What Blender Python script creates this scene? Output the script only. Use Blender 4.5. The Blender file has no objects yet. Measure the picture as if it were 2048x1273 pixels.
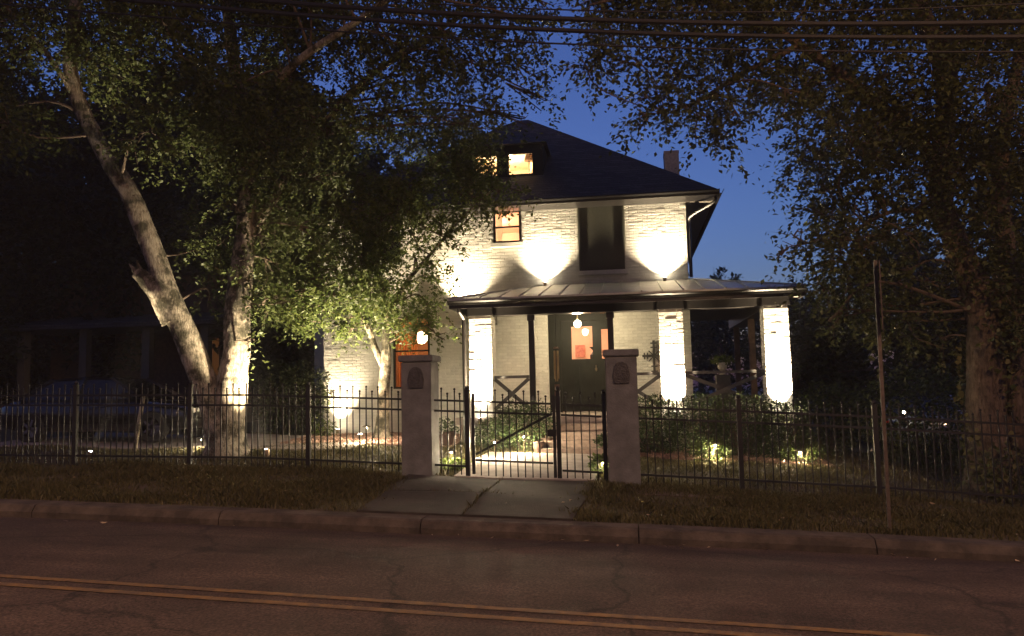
import bpy, bmesh, math, random
import numpy as np
from mathutils import Vector, Matrix
random.seed(7); rng = np.random.default_rng(11)
S = bpy.context.scene
COL = S.collection

# ------------------------------------------------------------------ camera
F_PX, PW, PH = 1600.0, 2048.0, 1273.0
YAW, PITCH, ROLL = math.radians(8.5), math.radians(5.0), math.radians(1.26)
CAM = np.array([0, 0, 1.6])
FW = np.array([-math.sin(YAW)*math.cos(PITCH), math.cos(YAW)*math.cos(PITCH), math.sin(PITCH)])
_r = np.array([math.cos(YAW), math.sin(YAW), 0]); _u = np.cross(_r, FW)
RT = _r*math.cos(ROLL) - _u*math.sin(ROLL); UP = np.cross(RT, FW)
cd = bpy.data.cameras.new('camera'); cam = bpy.data.objects.new('camera', cd); COL.objects.link(cam)
cam.matrix_world = Matrix(((RT[0], UP[0], -FW[0], 0), (RT[1], UP[1], -FW[1], 0), (RT[2], UP[2], -FW[2], 1.6), (0, 0, 0, 1)))
cd.sensor_width = 36; cd.lens = F_PX/PW*36; cd.clip_end = 3000; cd.clip_start = .05
S.camera = cam
def P(px, py, Y):
    """place at depth Y seen at photo position px, py"""
    d = FW*F_PX + RT*(px-PW/2) - UP*(py-PH/2)
    return CAM + d*(Y/d[1])

# ------------------------------------------------------------------ world, exposure
w = bpy.data.worlds.new('World'); S.world = w; w.use_nodes = True
nt = w.node_tree; nt.nodes.clear()
sky = nt.nodes.new('ShaderNodeTexSky'); sky.sky_type = 'NISHITA'; sky.sun_disc = False
sky.sun_elevation = math.radians(-1.6); sky.sun_rotation = math.radians(340)
sky.ozone_density = 3.3; sky.dust_density = 1.0; sky.air_density = 1.0
tint = nt.nodes.new('ShaderNodeMix'); tint.data_type = 'RGBA'; tint.blend_type = 'MULTIPLY'
tint.inputs[0].default_value = 1; tint.inputs[7].default_value = (.97, .90, 1, 1)
bg = nt.nodes.new('ShaderNodeBackground'); bg.inputs[1].default_value = .155
wo = nt.nodes.new('ShaderNodeOutputWorld')
nt.links.new(sky.outputs[0], tint.inputs[6]); nt.links.new(tint.outputs[2], bg.inputs[0]); nt.links.new(bg.outputs[0], wo.inputs[0])
S.view_settings.view_transform = 'Standard'; S.view_settings.look = 'None'
S.view_settings.exposure = 2.8; S.view_settings.gamma = 1; S.view_settings.use_curve_mapping = False
S.render.engine = 'CYCLES'
S.cycles.use_denoising = True; S.cycles.max_bounces = 6; S.cycles.transparent_max_bounces = 16
S.cycles.diffuse_bounces = 4; S.cycles.sample_clamp_indirect = 4; S.cycles.caustics_reflective = False; S.cycles.caustics_refractive = False

# ------------------------------------------------------------------ materials
MATS = {}
def mat(name, col, rough=.8, var=.25, scale=6, bump=0., bscale=60, metal=0., emit=None, estr=0, island=0., spec=.5, col2=None, coat=0):
    m = bpy.data.materials.new(name); m.use_nodes = True; n = m.node_tree; L = n.links
    b = n.nodes['Principled BSDF']
    b.inputs['Roughness'].default_value = rough; b.inputs['Metallic'].default_value = metal
    b.inputs['Specular IOR Level'].default_value = spec; b.inputs['Coat Weight'].default_value = coat
    tc = n.nodes.new('ShaderNodeTexCoord')
    c = (*col, 1); d = tuple(x*(1-var) for x in col)+(1,) if col2 is None else (*col2, 1)
    if var or col2:
        nz = n.nodes.new('ShaderNodeTexNoise'); nz.inputs['Scale'].default_value = scale; nz.inputs['Detail'].default_value = 5
        nz.inputs['Roughness'].default_value = .65
        L.new(tc.outputs['Object'], nz.inputs['Vector'])
        rp = n.nodes.new('ShaderNodeValToRGB'); rp.color_ramp.elements[0].position = .38; rp.color_ramp.elements[1].position = .64
        rp.color_ramp.elements[0].color = d; rp.color_ramp.elements[1].color = c
        L.new(nz.outputs[0], rp.inputs[0]); out = rp.outputs[0]
        if island:
            g = n.nodes.new('ShaderNodeNewGeometry'); mr = n.nodes.new('ShaderNodeMapRange')
            mr.inputs[3].default_value = 1-island; mr.inputs[4].default_value = 1+island
            L.new(g.outputs['Random Per Island'], mr.inputs[0])
            mx = n.nodes.new('ShaderNodeMix'); mx.data_type = 'RGBA'; mx.blend_type = 'MULTIPLY'; mx.inputs[0].default_value = 1
            L.new(out, mx.inputs[6]); L.new(mr.outputs[0], mx.inputs[7]); out = mx.outputs[2]
        L.new(out, b.inputs['Base Color'])
    else:
        b.inputs['Base Color'].default_value = c
    if bump:
        bn = n.nodes.new('ShaderNodeTexNoise'); bn.inputs['Scale'].default_value = bscale; bn.inputs['Detail'].default_value = 6
        L.new(tc.outputs['Object'], bn.inputs['Vector'])
        bp = n.nodes.new('ShaderNodeBump'); bp.inputs['Strength'].default_value = bump; bp.inputs['Distance'].default_value = .02
        L.new(bn.outputs[0], bp.inputs['Height']); L.new(bp.outputs[0], b.inputs['Normal'])
    if emit:
        b.inputs['Emission Color'].default_value = (*emit, 1); b.inputs['Emission Strength'].default_value = estr
    MATS[name] = m
    return m
def leafmat(name, a, c, trans=.35):
    m = bpy.data.materials.new(name); m.use_nodes = True; n = m.node_tree; L = n.links
    n.nodes.clear()
    g = n.nodes.new('ShaderNodeNewGeometry'); rp = n.nodes.new('ShaderNodeValToRGB')
    rp.color_ramp.elements[0].color = (*a, 1); rp.color_ramp.elements[1].color = (*c, 1)
    L.new(g.outputs['Random Per Island'], rp.inputs[0])
    d = n.nodes.new('ShaderNodeBsdfPrincipled'); d.inputs['Roughness'].default_value = .5; d.inputs['Specular IOR Level'].default_value = .35
    t = n.nodes.new('ShaderNodeBsdfTranslucent'); mx = n.nodes.new('ShaderNodeMixShader'); mx.inputs[0].default_value = trans
    o = n.nodes.new('ShaderNodeOutputMaterial')
    L.new(rp.outputs[0], d.inputs['Base Color']); L.new(rp.outputs[0], t.inputs['Color'])
    L.new(d.outputs[0], mx.inputs[1]); L.new(t.outputs[0], mx.inputs[2]); L.new(mx.outputs[0], o.inputs[0])
    return m
def glassmat(name, refl=.08, tint=(1, 1, 1)):
    m = bpy.data.materials.new(name); m.use_nodes = True; n = m.node_tree; n.nodes.clear(); L = n.links
    t = n.nodes.new('ShaderNodeBsdfTransparent'); t.inputs[0].default_value = (*tint, 1)
    g = n.nodes.new('ShaderNodeBsdfGlossy'); g.inputs['Roughness'].default_value = .03
    mx = n.nodes.new('ShaderNodeMixShader'); mx.inputs[0].default_value = refl; o = n.nodes.new('ShaderNodeOutputMaterial')
    L.new(t.outputs[0], mx.inputs[1]); L.new(g.outputs[0], mx.inputs[2]); L.new(mx.outputs[0], o.inputs[0])
    return m
def globemat(name, c, s):
    m = emimat(name, c, s); n = m.node_tree; e = n.nodes['Emission']; o = n.nodes['Material Output']
    t = n.nodes.new('ShaderNodeBsdfTransparent'); t.inputs[0].default_value = (.85, .85, .85, 1); a = n.nodes.new('ShaderNodeAddShader')
    n.links.new(e.outputs[0], a.inputs[0]); n.links.new(t.outputs[0], a.inputs[1]); n.links.new(a.outputs[0], o.inputs[0]); return m
def emimat(name, c, s):
    m = bpy.data.materials.new(name); m.use_nodes = True; n = m.node_tree; n.nodes.clear()
    e = n.nodes.new('ShaderNodeEmission'); e.inputs[0].default_value = (*c, 1); e.inputs[1].default_value = s
    o = n.nodes.new('ShaderNodeOutputMaterial'); n.links.new(e.outputs[0], o.inputs[0]); return m

M_BRICK = mat('painted_brick', (.74, .72, .66), .75, .10, 9, .35, 90, island=.07)
M_MORTAR = mat('painted_mortar', (.66, .64, .58), .85, .1, 12, .4, 120)
M_STUCCO = mat('pillar_paint', (.21, .215, .20), .8, .38, 3.5, .35, 50)
M_ROOF = mat('roof_shingle', (.12, .118, .12), .85, .4, 18, .8, 25)
M_METAL = mat('porch_metal', (.52, .52, .50), .42, .2, 3, .05, 8, metal=.4)
M_TRIM = mat('dark_trim', (.016, .014, .013), .35, .3, 6, .05, 30)
M_SOFFIT = mat('soffit_paint', (.15, .135, .115), .7, .15, 8, .1, 40)
M_IRON = mat('black_iron', (.015, .015, .016), .5, .3, 20, .15, 120, spec=.4)
M_DOOR = mat('door_paint', (.017, .018, .014), .5, .3, 5, .1, 40, spec=.2)
M_RAIL = mat('rail_paint', (.09, .085, .08), .45, .3, 8, .15, 50)
M_WOOD = mat('brown_wood', (.22, .13, .08), .6, .35, 10, .2, 40)
M_GLASS = glassmat('window_glass', .025)
M_DGLASS = mat('dark_glass', (.012, .013, .015), .06, 0, spec=.7)
M_SCREEN = mat('dark_screen', (.09, .09, .07), .6, .15, 30)
M_ORANGE = mat('orange_room', (.42, .21, .09), .8, .1, 3)
M_PEACH = mat('peach_room', (.72, .47, .33), .8, .06, 3)
M_CREAM = mat('cream_room', (.80, .66, .48), .8, .06, 3)
M_CONC = mat('concrete', (.42, .36, .32), .85, .3, 4, .3, 70)
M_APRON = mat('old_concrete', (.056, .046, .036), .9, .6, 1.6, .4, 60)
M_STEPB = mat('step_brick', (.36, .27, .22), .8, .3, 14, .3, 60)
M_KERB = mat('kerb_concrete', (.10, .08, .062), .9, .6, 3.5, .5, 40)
M_MULCH = mat('mulch', (.40, .26, .21), .9, .55, 30, .9, 50)
M_YEL = mat('yellow_line', (.21, .125, .042), .75, 0, 9, .3, 80, col2=(.10, .07, .045))
def ridged(m):
    n = m.node_tree; L = n.links; bp = n.nodes['Bump']; tc = n.nodes['Texture Coordinate']
    mp = n.nodes.new('ShaderNodeMapping'); mp.inputs['Scale'].default_value = (1, 1, .22)
    vo = n.nodes.new('ShaderNodeTexNoise'); vo.inputs['Scale'].default_value = 26; vo.inputs['Detail'].default_value = 8; vo.inputs['Roughness'].default_value = .7
    vo.inputs['Distortion'].default_value = .6
    L.new(tc.outputs['Object'], mp.inputs[0]); L.new(mp.outputs[0], vo.inputs[0]); L.new(vo.outputs[0], bp.inputs['Height']); bp.inputs['Distance'].default_value = .07
    b = n.nodes['Principled BSDF']; src = b.inputs['Base Color'].links[0].from_socket
    rp = n.nodes.new('ShaderNodeValToRGB'); rp.color_ramp.elements[0].position = .36; rp.color_ramp.elements[1].position = .55
    rp.color_ramp.elements[0].color = (.35, .32, .28, 1); L.new(vo.outputs[0], rp.inputs[0])
    mx = n.nodes.new('ShaderNodeMix'); mx.data_type = 'RGBA'; mx.blend_type = 'MULTIPLY'; mx.inputs[0].default_value = 1
    L.new(src, mx.inputs[6]); L.new(rp.outputs[0], mx.inputs[7]); L.new(mx.outputs[2], b.inputs['Base Color']); return m
M_BARK = ridged(mat('bark', (.50, .44, .34), .9, .6, 3.2, 1.0, 16, col2=(.075, .068, .04)))
for r_ in [k for k in M_BARK.node_tree.nodes if k.type == 'VALTORGB'][:1]: r_.color_ramp.elements[0].position = .42; r_.color_ramp.elements[1].position = .56
M_BARK2 = ridged(mat('dark_bark', (.22, .165, .12), .9, .5, 4, 1.0, 22))
M_TWIG = mat('twig', (.12, .09, .065), .9, .3, 10)
M_STEEL = mat('galvanised', (.12, .09, .07), .6, .45, 12, .15, 60, metal=.2)
M_CABLE = mat('cable', (.008, .008, .009), .7, 0)
M_CAR = mat('car_paint', (.010, .011, .013), .12, 0, coat=1)
M_CAR2 = mat('silver_paint', (.40, .43, .48), .2, 0, metal=.6, coat=1)
M_TYRE = mat('tyre', (.015, .015, .015), .8, .2, 20)
M_RIM = mat('rim', (.55, .55, .55), .25, .1, 8, metal=1)
M_LAMPG = mat('headlamp', (.5, .5, .5), .1, 0, metal=.5)
M_PLAQ = mat('bronze', (.10, .095, .088), .5, .4, 14, .5, 40, metal=.3)
M_BRASS = mat('lamp_metal', (.30, .24, .16), .4, .2, 20, metal=.7)
M_POT = mat('terracotta', (.10, .06, .045), .7, .3, 12)
M_URN = mat('urn_stone', (.55, .50, .40), .7, .2, 12, .2, 60)
M_DEAD = mat('neighbour_wall', (.20, .13, .09), .9, .3, 8, .3, 50)
M_CHIME = mat('chime_metal', (.45, .33, .18), .35, .1, 12, metal=.8)
WARM = (1.0, .80, .52)
E_LENS = emimat('lamp_lens', (1, .86, .62), 30); E_GLOBE = globemat('globe_glow', (1, .80, .48), 1.2)
E_BULB = globemat('bulb_glow', (1, .66, .34), 2.5); E_COLD = emimat('cool_lens', (.95, .9, 1), 25); E_SOD = emimat('sodium', (1, .55, .22), 12)
L_OAK = leafmat('leaf_oak', (.050, .075, .022), (.13, .16, .05))
L_MYR = leafmat('leaf_myrtle', (.075, .115, .03), (.17, .21, .06), .4)
L_ELM = leafmat('leaf_elm', (.055, .075, .03), (.13, .15, .055))
L_DARK = leafmat('leaf_dark', (.025, .035, .014), (.06, .075, .028), .25)
L_HEDGE = leafmat('leaf_hedge', (.035, .06, .022), (.08, .12, .045), .2)
L_IVY = leafmat('leaf_ivy', (.05, .07, .025), (.16, .15, .06), .2)
L_GRASS = leafmat('grass_blade', (.055, .06, .02), (.15, .125, .05), .3)
L_DRY = leafmat('fallen_leaf', (.30, .22, .12), (.55, .45, .33), .1)

# ------------------------------------------------------------------ helpers
ORG = {}
def V3(p): return np.array([float(p[0]), float(p[1]), float(p[2])])
def tag(o, label=None, cat=None, group=None, kind=None):
    if label: o['label'] = label
    if cat: o['category'] = cat
    if group: o['group'] = group
    if kind: o['kind'] = kind
    return o
def thing(name, loc, label, cat, group=None):
    o = bpy.data.objects.new(name, None); COL.objects.link(o); o.location = tuple(loc); o.empty_display_size = .2
    ORG[o.name] = V3(loc); return tag(o, label, cat, group)
def link(o, parent):
    COL.objects.link(o)
    if parent is not None: o.parent = parent
class MB:
    def __init__(s): s.v = []; s.f = []
    def add(s, vs, fs):
        k = len(s.v); s.v += [tuple(map(float, v)) for v in vs]; s.f += [tuple(i+k for i in f) for f in fs]; return s
    def box(s, x0, x1, y0, y1, z0, z1):
        vs = [(x, y, z) for z in (z0, z1) for y in (y0, y1) for x in (x0, x1)]
        return s.add(vs, [(0, 2, 3, 1), (4, 5, 7, 6), (0, 1, 5, 4), (2, 6, 7, 3), (0, 4, 6, 2), (1, 3, 7, 5)])
    def bar(s, a, b, wx, wy, up=(0, 0, 1)):
        a, b = V3(a), V3(b); d = (b-a)/np.linalg.norm(b-a); up = V3(up)
        if abs(d@up) > .95: up = V3((0, 1, 0))
        x = np.cross(d, up); x /= np.linalg.norm(x); y = np.cross(x, d)
        vs = [p + x*i*wx/2 + y*j*wy/2 for p in (a, b) for i, j in ((-1, -1), (1, -1), (1, 1), (-1, 1))]
        return s.add(vs, [(3, 2, 1, 0), (4, 5, 6, 7), (0, 1, 5, 4), (1, 2, 6, 5), (2, 3, 7, 6), (3, 0, 4, 7)])
    def tube(s, pts, rad, n=10, wob=0., cap=True):
        pts = [V3(p) for p in pts]; m = len(pts); rad = [rad]*m if np.isscalar(rad) else rad
        vs = []; prev = V3((1, 0, .01))
        for i in range(m):
            d = pts[min(i+1, m-1)] - pts[max(i-1, 0)]; d /= (np.linalg.norm(d)+1e-9)
            x = prev - d*(prev@d); x /= (np.linalg.norm(x)+1e-9); y = np.cross(d, x); prev = x
            for k in range(n):
                a = 2*math.pi*k/n; r = rad[i]*(1 + wob*(math.sin(a*3+i*.35)*.5 + math.sin(a*2+1.3+i*.17)*.5 + random.uniform(-.35, .35)))
                vs.append(pts[i] + (x*math.cos(a) + y*math.sin(a))*r)
        fs = [(i*n+k, i*n+(k+1) % n, (i+1)*n+(k+1) % n, (i+1)*n+k) for i in range(m-1) for k in range(n)]
        if cap: fs += [tuple(range(n-1, -1, -1)), tuple((m-1)*n+k for k in range(n))]
        return s.add(vs, fs)
    def lathe(s, c, prof, n=16):
        vs = [(c[0]+r*math.cos(2*math.pi*k/n), c[1]+r*math.sin(2*math.pi*k/n), c[2]+z) for r, z in prof for k in range(n)]
        m = len(prof)
        fs = [(i*n+k, i*n+(k+1) % n, (i+1)*n+(k+1) % n, (i+1)*n+k) for i in range(m-1) for k in range(n)]
        fs += [tuple(range(n-1, -1, -1)), tuple((m-1)*n+k for k in range(n))]
        return s.add(vs, fs)
    def prism(s, poly, axis, a, b):
        def pt(p, t): return {'x': (t, p[0], p[1]), 'y': (p[0], t, p[1]), 'z': (p[0], p[1], t)}[axis]
        n = len(poly); vs = [pt(p, a) for p in poly] + [pt(p, b) for p in poly]
        return s.add(vs, [tuple(range(n-1, -1, -1)), tuple(range(n, 2*n))] + [(i, (i+1) % n, n+(i+1) % n, n+i) for i in range(n)])
    def build(s, name, m, parent=None, smooth=False, bevel=0, origin=None):
        if parent is not None: og = ORG[parent.name]
        else: og = V3(origin) if origin is not None else np.zeros(3)
        me = bpy.data.meshes.new(name); me.from_pydata([tuple(np.array(v)-og) for v in s.v], [], s.f)
        bm = bmesh.new(); bm.from_mesh(me)
        bmesh.ops.recalc_face_normals(bm, faces=bm.faces)
        if bevel: bmesh.ops.bevel(bm, geom=bm.edges[:], offset=bevel, segments=2, affect='EDGES', clamp_overlap=True)
        bm.to_mesh(me); bm.free()
        me.materials.append(m)
        if smooth:
            me.polygons.foreach_set('use_smooth', [True]*len(me.polygons))
        o = bpy.data.objects.new(name, me); link(o, parent)
        if parent is None: o.location = tuple(og)
        ORG[o.name] = og; return o
def place(name, me, loc, parent, scale=None, rot=None):
    o = bpy.data.objects.new(name, me); link(o, parent)
    og = ORG[parent.name] if parent is not None else np.zeros(3)
    o.location = tuple(V3(loc)-og)
    if scale: o.scale = scale
    if rot: o.rotation_euler = rot
    ORG[o.name] = og; return o
def npmesh(name, verts, quads, m, parent=None):
    """verts (N,3), quads (M,k)"""
    og = ORG[parent.name] if parent is not None else np.zeros(3)
    me = bpy.data.meshes.new(name); k = quads.shape[1]
    me.vertices.add(len(verts)); me.vertices.foreach_set('co', (verts-og).astype(np.float32).ravel())
    me.loops.add(quads.size); me.loops.foreach_set('vertex_index', quads.astype(np.int32).ravel())
    me.polygons.add(len(quads)); me.polygons.foreach_set('loop_start', np.arange(0, quads.size, k, dtype=np.int32))
    me.polygons.foreach_set('loop_total', np.full(len(quads), k, dtype=np.int32))
    me.update(calc_edges=True); me.materials.append(m)
    o = bpy.data.objects.new(name, me); link(o, parent); ORG[o.name] = og; return o
def spline(pts, n=6):
    pts = [V3(p) for p in pts]; out = []
    q = [2*pts[0]-pts[1]] + pts + [2*pts[-1]-pts[-2]]
    for i in range(1, len(q)-2):
        for k in range(n):
            t = k/n; a, b, c, d = q[i-1], q[i], q[i+1], q[i+2]
            out.append(.5*(2*b + (c-a)*t + (2*a-5*b+4*c-d)*t*t + (3*b-a-3*c+d)*t**3))
    out.append(pts[-1]); return out
def lamp(name, kind, loc, power, col, parent, target=None, size=.03, spot=60, blend=.6):
    d = bpy.data.lights.new(name, kind); d.energy = power; d.color = col; d.shadow_soft_size = size
    if kind == 'SPOT': d.spot_size = math.radians(spot); d.spot_blend = blend
    o = bpy.data.objects.new(name, d); link(o, parent); o.location = tuple(V3(loc) - (ORG[parent.name] if parent else 0))
    if target is not None:
        o.rotation_euler = Vector(V3(target)-V3(loc)).to_track_quat('-Z', 'Y').to_euler()
    return o

# ------------------------------------------------------------------ terrain
def zr(x): return np.interp(x, [-400, -60, -30, -14, -7.7, -5, -1.3, 1.7, 3.8, 10, 30, 60, 400], [1.5, 1.5, .9, .40, .23, .14, 0, -.11, -.2, -.55, -1.4, -2, -2])
def zf(x): return np.interp(x, [-400, -60, -30, -14, -10.5, -6, -3.2, -1.2, 3, 5.3, 10, 30, 60, 400], [1.6, 1.6, 1.0, .60, .52, .44, .31, .21, -.03, -.2, -.5, -1.3, -1.9, -1.9])
def zh(x): return np.interp(x, [-400, -60, -30, -14, -8, -3, 1, 4, 8, 30, 60, 400], [1.7, 1.7, 1.1, .68, .56, .50, .28, .06, -.25, -1.1, -1.6, -1.6])
Y_N, Y_K = 2.85, 8.85
def gz(x, y):
    x = np.asarray(x, float); y = np.asarray(y, float)
    xs = [x, x-.6, x+.6]
    a = sum(zr(k) for k in xs)/3; b = sum(zf(k) for k in xs)/3; c = sum(zh(k) for k in xs)/3
    t1 = np.clip((y-9.05)/(12-9.05), 0, 1); t2 = np.clip((y-12)/(17-12), 0, 1)
    v = (a+.10)*(1-t1) + b*t1
    v = v*(1-t2) + c*t2
    v = v + .02*np.sin(x*1.7+y*2.3)*np.clip((y-9.3)/1, 0, 1)
    dip = (y < Y_K+.12) & (y > Y_N-.12)
    return np.where(dip, a-.25, v)
def gzs(x, y): return float(gz(x, y))
xs = np.concatenate([[-400, -200, -100, -60, -40], np.arange(-28, 24, .4), [26, 32, 45, 70, 120, 220, 400]])
ys = np.concatenate([[-300, -100, -40, -15, -5, 0, 1.5, 2.5, 2.74, 2.8, 5.8, 8.9, 8.96, 9.0], np.arange(9.3, 30, .35), [32, 36, 45, 60, 90, 150, 300, 600]])
def grid(name, xs, ys, fz, m, kind='structure', parent=None):
    X, Y = np.meshgrid(xs, ys); Z = fz(X, Y); nx, ny = len(xs), len(ys)
    v = np.stack([X.ravel(), Y.ravel(), Z.ravel()], 1)
    i, j = np.meshgrid(np.arange(nx-1), np.arange(ny-1)); b = (j*nx+i).ravel()
    o = npmesh(name, v, np.stack([b, b+1, b+nx+1, b+nx], 1), m, parent)
    o.data.polygons.foreach_set('use_smooth', [True]*len(o.data.polygons))
    if kind: o['kind'] = kind
    return o
M_GROUND = mat('lawn_soil', (.085, .085, .035), .95, .5, 2.2, .8, 30, col2=(.075, .055, .035))
grid('ground', xs, ys, gz, M_GROUND)
# road with a crowned surface
def road_z(x, y): return (zr(x)+zr(x-.6)+zr(x+.6))/3 + .05 - .09*np.abs((y-5.85)/3)**2
m = mat('asphalt', (.082, .060, .050), .85, .4, 1.3, .7, 110)
n = m.node_tree; b = n.nodes['Principled BSDF']; tc = n.nodes['Texture Coordinate']
vo = n.nodes.new('ShaderNodeTexVoronoi'); vo.feature = 'DISTANCE_TO_EDGE'; vo.inputs['Scale'].default_value = .34
nz = n.nodes.new('ShaderNodeTexNoise'); nz.inputs['Scale'].default_value = 1.6; nz.inputs['Detail'].default_value = 6
ad = n.nodes.new('ShaderNodeMix'); ad.data_type = 'RGBA'; ad.blend_type = 'LINEAR_LIGHT'; ad.inputs[0].default_value = .35
n.links.new(tc.outputs['Object'], nz.inputs[0]); n.links.new(tc.outputs['Object'], ad.inputs[6]); n.links.new(nz.outputs[1], ad.inputs[7])
n.links.new(ad.outputs[2], vo.inputs['Vector'])
rp = n.nodes.new('ShaderNodeValToRGB'); rp.color_ramp.elements[0].position = .002; rp.color_ramp.elements[1].position = .012
rp.color_ramp.elements[0].color = (.42, .42, .42, 1); n.links.new(vo.outputs['Distance'], rp.inputs[0])
sp = n.nodes.new('ShaderNodeTexNoise'); sp.inputs['Scale'].default_value = 48; sp.inputs['Detail'].default_value = 2; n.links.new(tc.outputs['Object'], sp.inputs[0])
sr = n.nodes.new('ShaderNodeValToRGB'); sr.color_ramp.elements[0].position = .35; sr.color_ramp.elements[1].position = .72
sr.color_ramp.elements[0].color = (.45, .45, .45, 1); sr.color_ramp.elements[1].color = (1.9, 1.8, 1.7, 1); n.links.new(sp.outputs[0], sr.inputs[0])
src = b.inputs['Base Color'].links[0].from_socket
mpw = n.nodes.new('ShaderNodeMapping'); mpw.inputs['Scale'].default_value = (.10, 1.3, 1); n.links.new(tc.outputs['Object'], mpw.inputs[0])
wn = n.nodes.new('ShaderNodeTexNoise'); wn.inputs['Scale'].default_value = 1.5; wn.inputs['Detail'].default_value = 5; n.links.new(mpw.outputs[0], wn.inputs[0])
wr_ = n.nodes.new('ShaderNodeValToRGB'); wr_.color_ramp.elements[0].position = .35; wr_.color_ramp.elements[1].position = .68
wr_.color_ramp.elements[0].color = (.62, .60, .58, 1); wr_.color_ramp.elements[1].color = (1.25, 1.2, 1.15, 1); n.links.new(wn.outputs[0], wr_.inputs[0])
for k in (rp, sr, wr_):
    mx = n.nodes.new('ShaderNodeMix'); mx.data_type = 'RGBA'; mx.blend_type = 'MULTIPLY'; mx.inputs[0].default_value = 1
    n.links.new(src, mx.inputs[6]); n.links.new(k.outputs[0], mx.inputs[7]); src = mx.outputs[2]
n.links.new(src, b.inputs['Base Color'])
rx = np.concatenate([[-120, -60, -40], np.arange(-26, 22, .5), [24, 40, 60, 120]])
road = grid('road', rx, np.linspace(Y_N, Y_K, 15), road_z, m)
for yc in (5.74, 5.96):
    lo = grid('lane_line', rx, np.array([yc-.04, yc+.04]), lambda x, y: road_z(x, y)+.005, M_YEL, None, road)
    for v in lo.data.vertices:     # the lines run slightly askew to the kerb
        v.co.y += -.2-.026*max(-12, min(9, v.co.x+1.3)); v.co.z = float(road_z(v.co.x, v.co.y))+.006
# kerbs: kerb stones 2.4 m long with open joints
def kerb(name, y0, y1, face):
    root = bpy.data.objects.new(name, None); COL.objects.link(root); root['kind'] = 'structure'; ORG[root.name] = np.zeros(3)
    x = -24.0
    while x < 18:
        x1 = x+2.4; k = MB(); za, zb = [(zr(q)+zr(q-.6)+zr(q+.6))/3 for q in (x+.006, x1-.006)]
        low = -.06
        def sec(xx, z):
            p = [(y0, z+low-.1), (y0, z+.03), (y0+.05, z+.10), (y0+.09, z+.115), (y1, z+.115), (y1, z+low-.1)] if face > 0 else \
                [(y1, z+low-.1), (y1, z+.03), (y1-.05, z+.10), (y1-.09, z+.115), (y0, z+.115), (y0, z+low-.1)]
            return [(xx, a, c) for a, c in p]
        vs = sec(x+.006, za)+sec(x1-.006, zb)
        k.add(vs, [tuple(range(5, -1, -1)), tuple(range(6, 12))] + [(i, (i+1) % 6, 6+(i+1) % 6, 6+i) for i in range(6)])
        k.build('kerb_stone', M_KERB, root); x = x1
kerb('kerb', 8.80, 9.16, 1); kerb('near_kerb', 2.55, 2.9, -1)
# apron from kerb to gate and garden walk of slabs with joints
def slab(name, poly, off, m, parent=None, thick=.12, kind=None, n=8):
    """quad given by 4 corners (near-left, near-right, far-right, far-left), follows the ground"""
    a, b_, c, d = [np.array(q, float) for q in poly]; vs = []
    for j in range(n+1):
        for i in range(n+1):
            s, t = i/n, j/n; q = (a*(1-s)+b_*s)*(1-t) + (d*(1-s)+c*s)*t
            vs.append((q[0], q[1], gzs(q[0], max(q[1], 9.01))+off))
    N = n+1; fs = [(j*N+i, j*N+i+1, (j+1)*N+i+1, (j+1)*N+i) for j in range(n) for i in range(n)]
    rim = [i for i in range(N)] + [j*N+n for j in range(1, N)] + [n*N+i for i in range(n-1, -1, -1)] + [j*N for j in range(n-1, 0, -1)]
    k = len(vs); vs += [(vs[i][0], vs[i][1], vs[i][2]-thick) for i in rim]
    fs += [(rim[i], k+i, k+(i+1) % len(rim), rim[(i+1) % len(rim)]) for i in range(len(rim))]
    mb = MB().add(vs, fs); o = mb.build(name, m, parent)
    if kind: o['kind'] = kind
    return o
def sroot(name):
    o = bpy.data.objects.new(name, None); COL.objects.link(o); o['kind'] = 'structure'; ORG[o.name] = np.zeros(3); return o
ap = sroot('apron')
for s0, s1 in ((0, .5), (.5, 1)):
    for t0_, t1_ in ((0, .5), (.5, 1)):
        q_ = lambda s, t: ((-3.28-.12*t)*(1-s)+(-.72+.12*t)*s, 9.17+2.73*t)
        e_ = .004
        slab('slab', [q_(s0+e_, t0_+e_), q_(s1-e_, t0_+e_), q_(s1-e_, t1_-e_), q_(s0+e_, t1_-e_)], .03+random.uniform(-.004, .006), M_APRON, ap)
wk = sroot('garden_walk')
for i in range(3):
    y0 = 11.92+i*1.0
    slab('slab', [(-2.72, y0), (-.62, y0), (-.62, y0+.985), (-2.72, y0+.985)], .04, M_CONC, wk)
pth = sroot('worn_path')
slab('path_strip', [(-.2, 11.15), (2.6, 10.75), (2.7, 10.95), (-.2, 11.75)], .012, mat('bare_soil', (.13, .10, .075), .95, .4, 4, .6, 40), pth)
dv = sroot('driveway')
for i in range(4):
    slab('slab', [(-13.5+i*2.02, 14.9), (-11.5+i*2.02, 14.9), (-11.5+i*2.02, 18.5), (-13.5+i*2.02, 18.5)], .03, M_CONC, dv)
md = sroot('mulch_bed')
slab('mulch', [(-7.4, 16.1), (-3.6, 15.6), (-3.6, 18.9), (-7.4, 18.9)], .03, M_MULCH, md)
slab('mulch', [(-.5, 15.35), (3.6, 15.2), (3.6, 16.6), (-.5, 16.6)], .03, M_MULCH, md)
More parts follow.
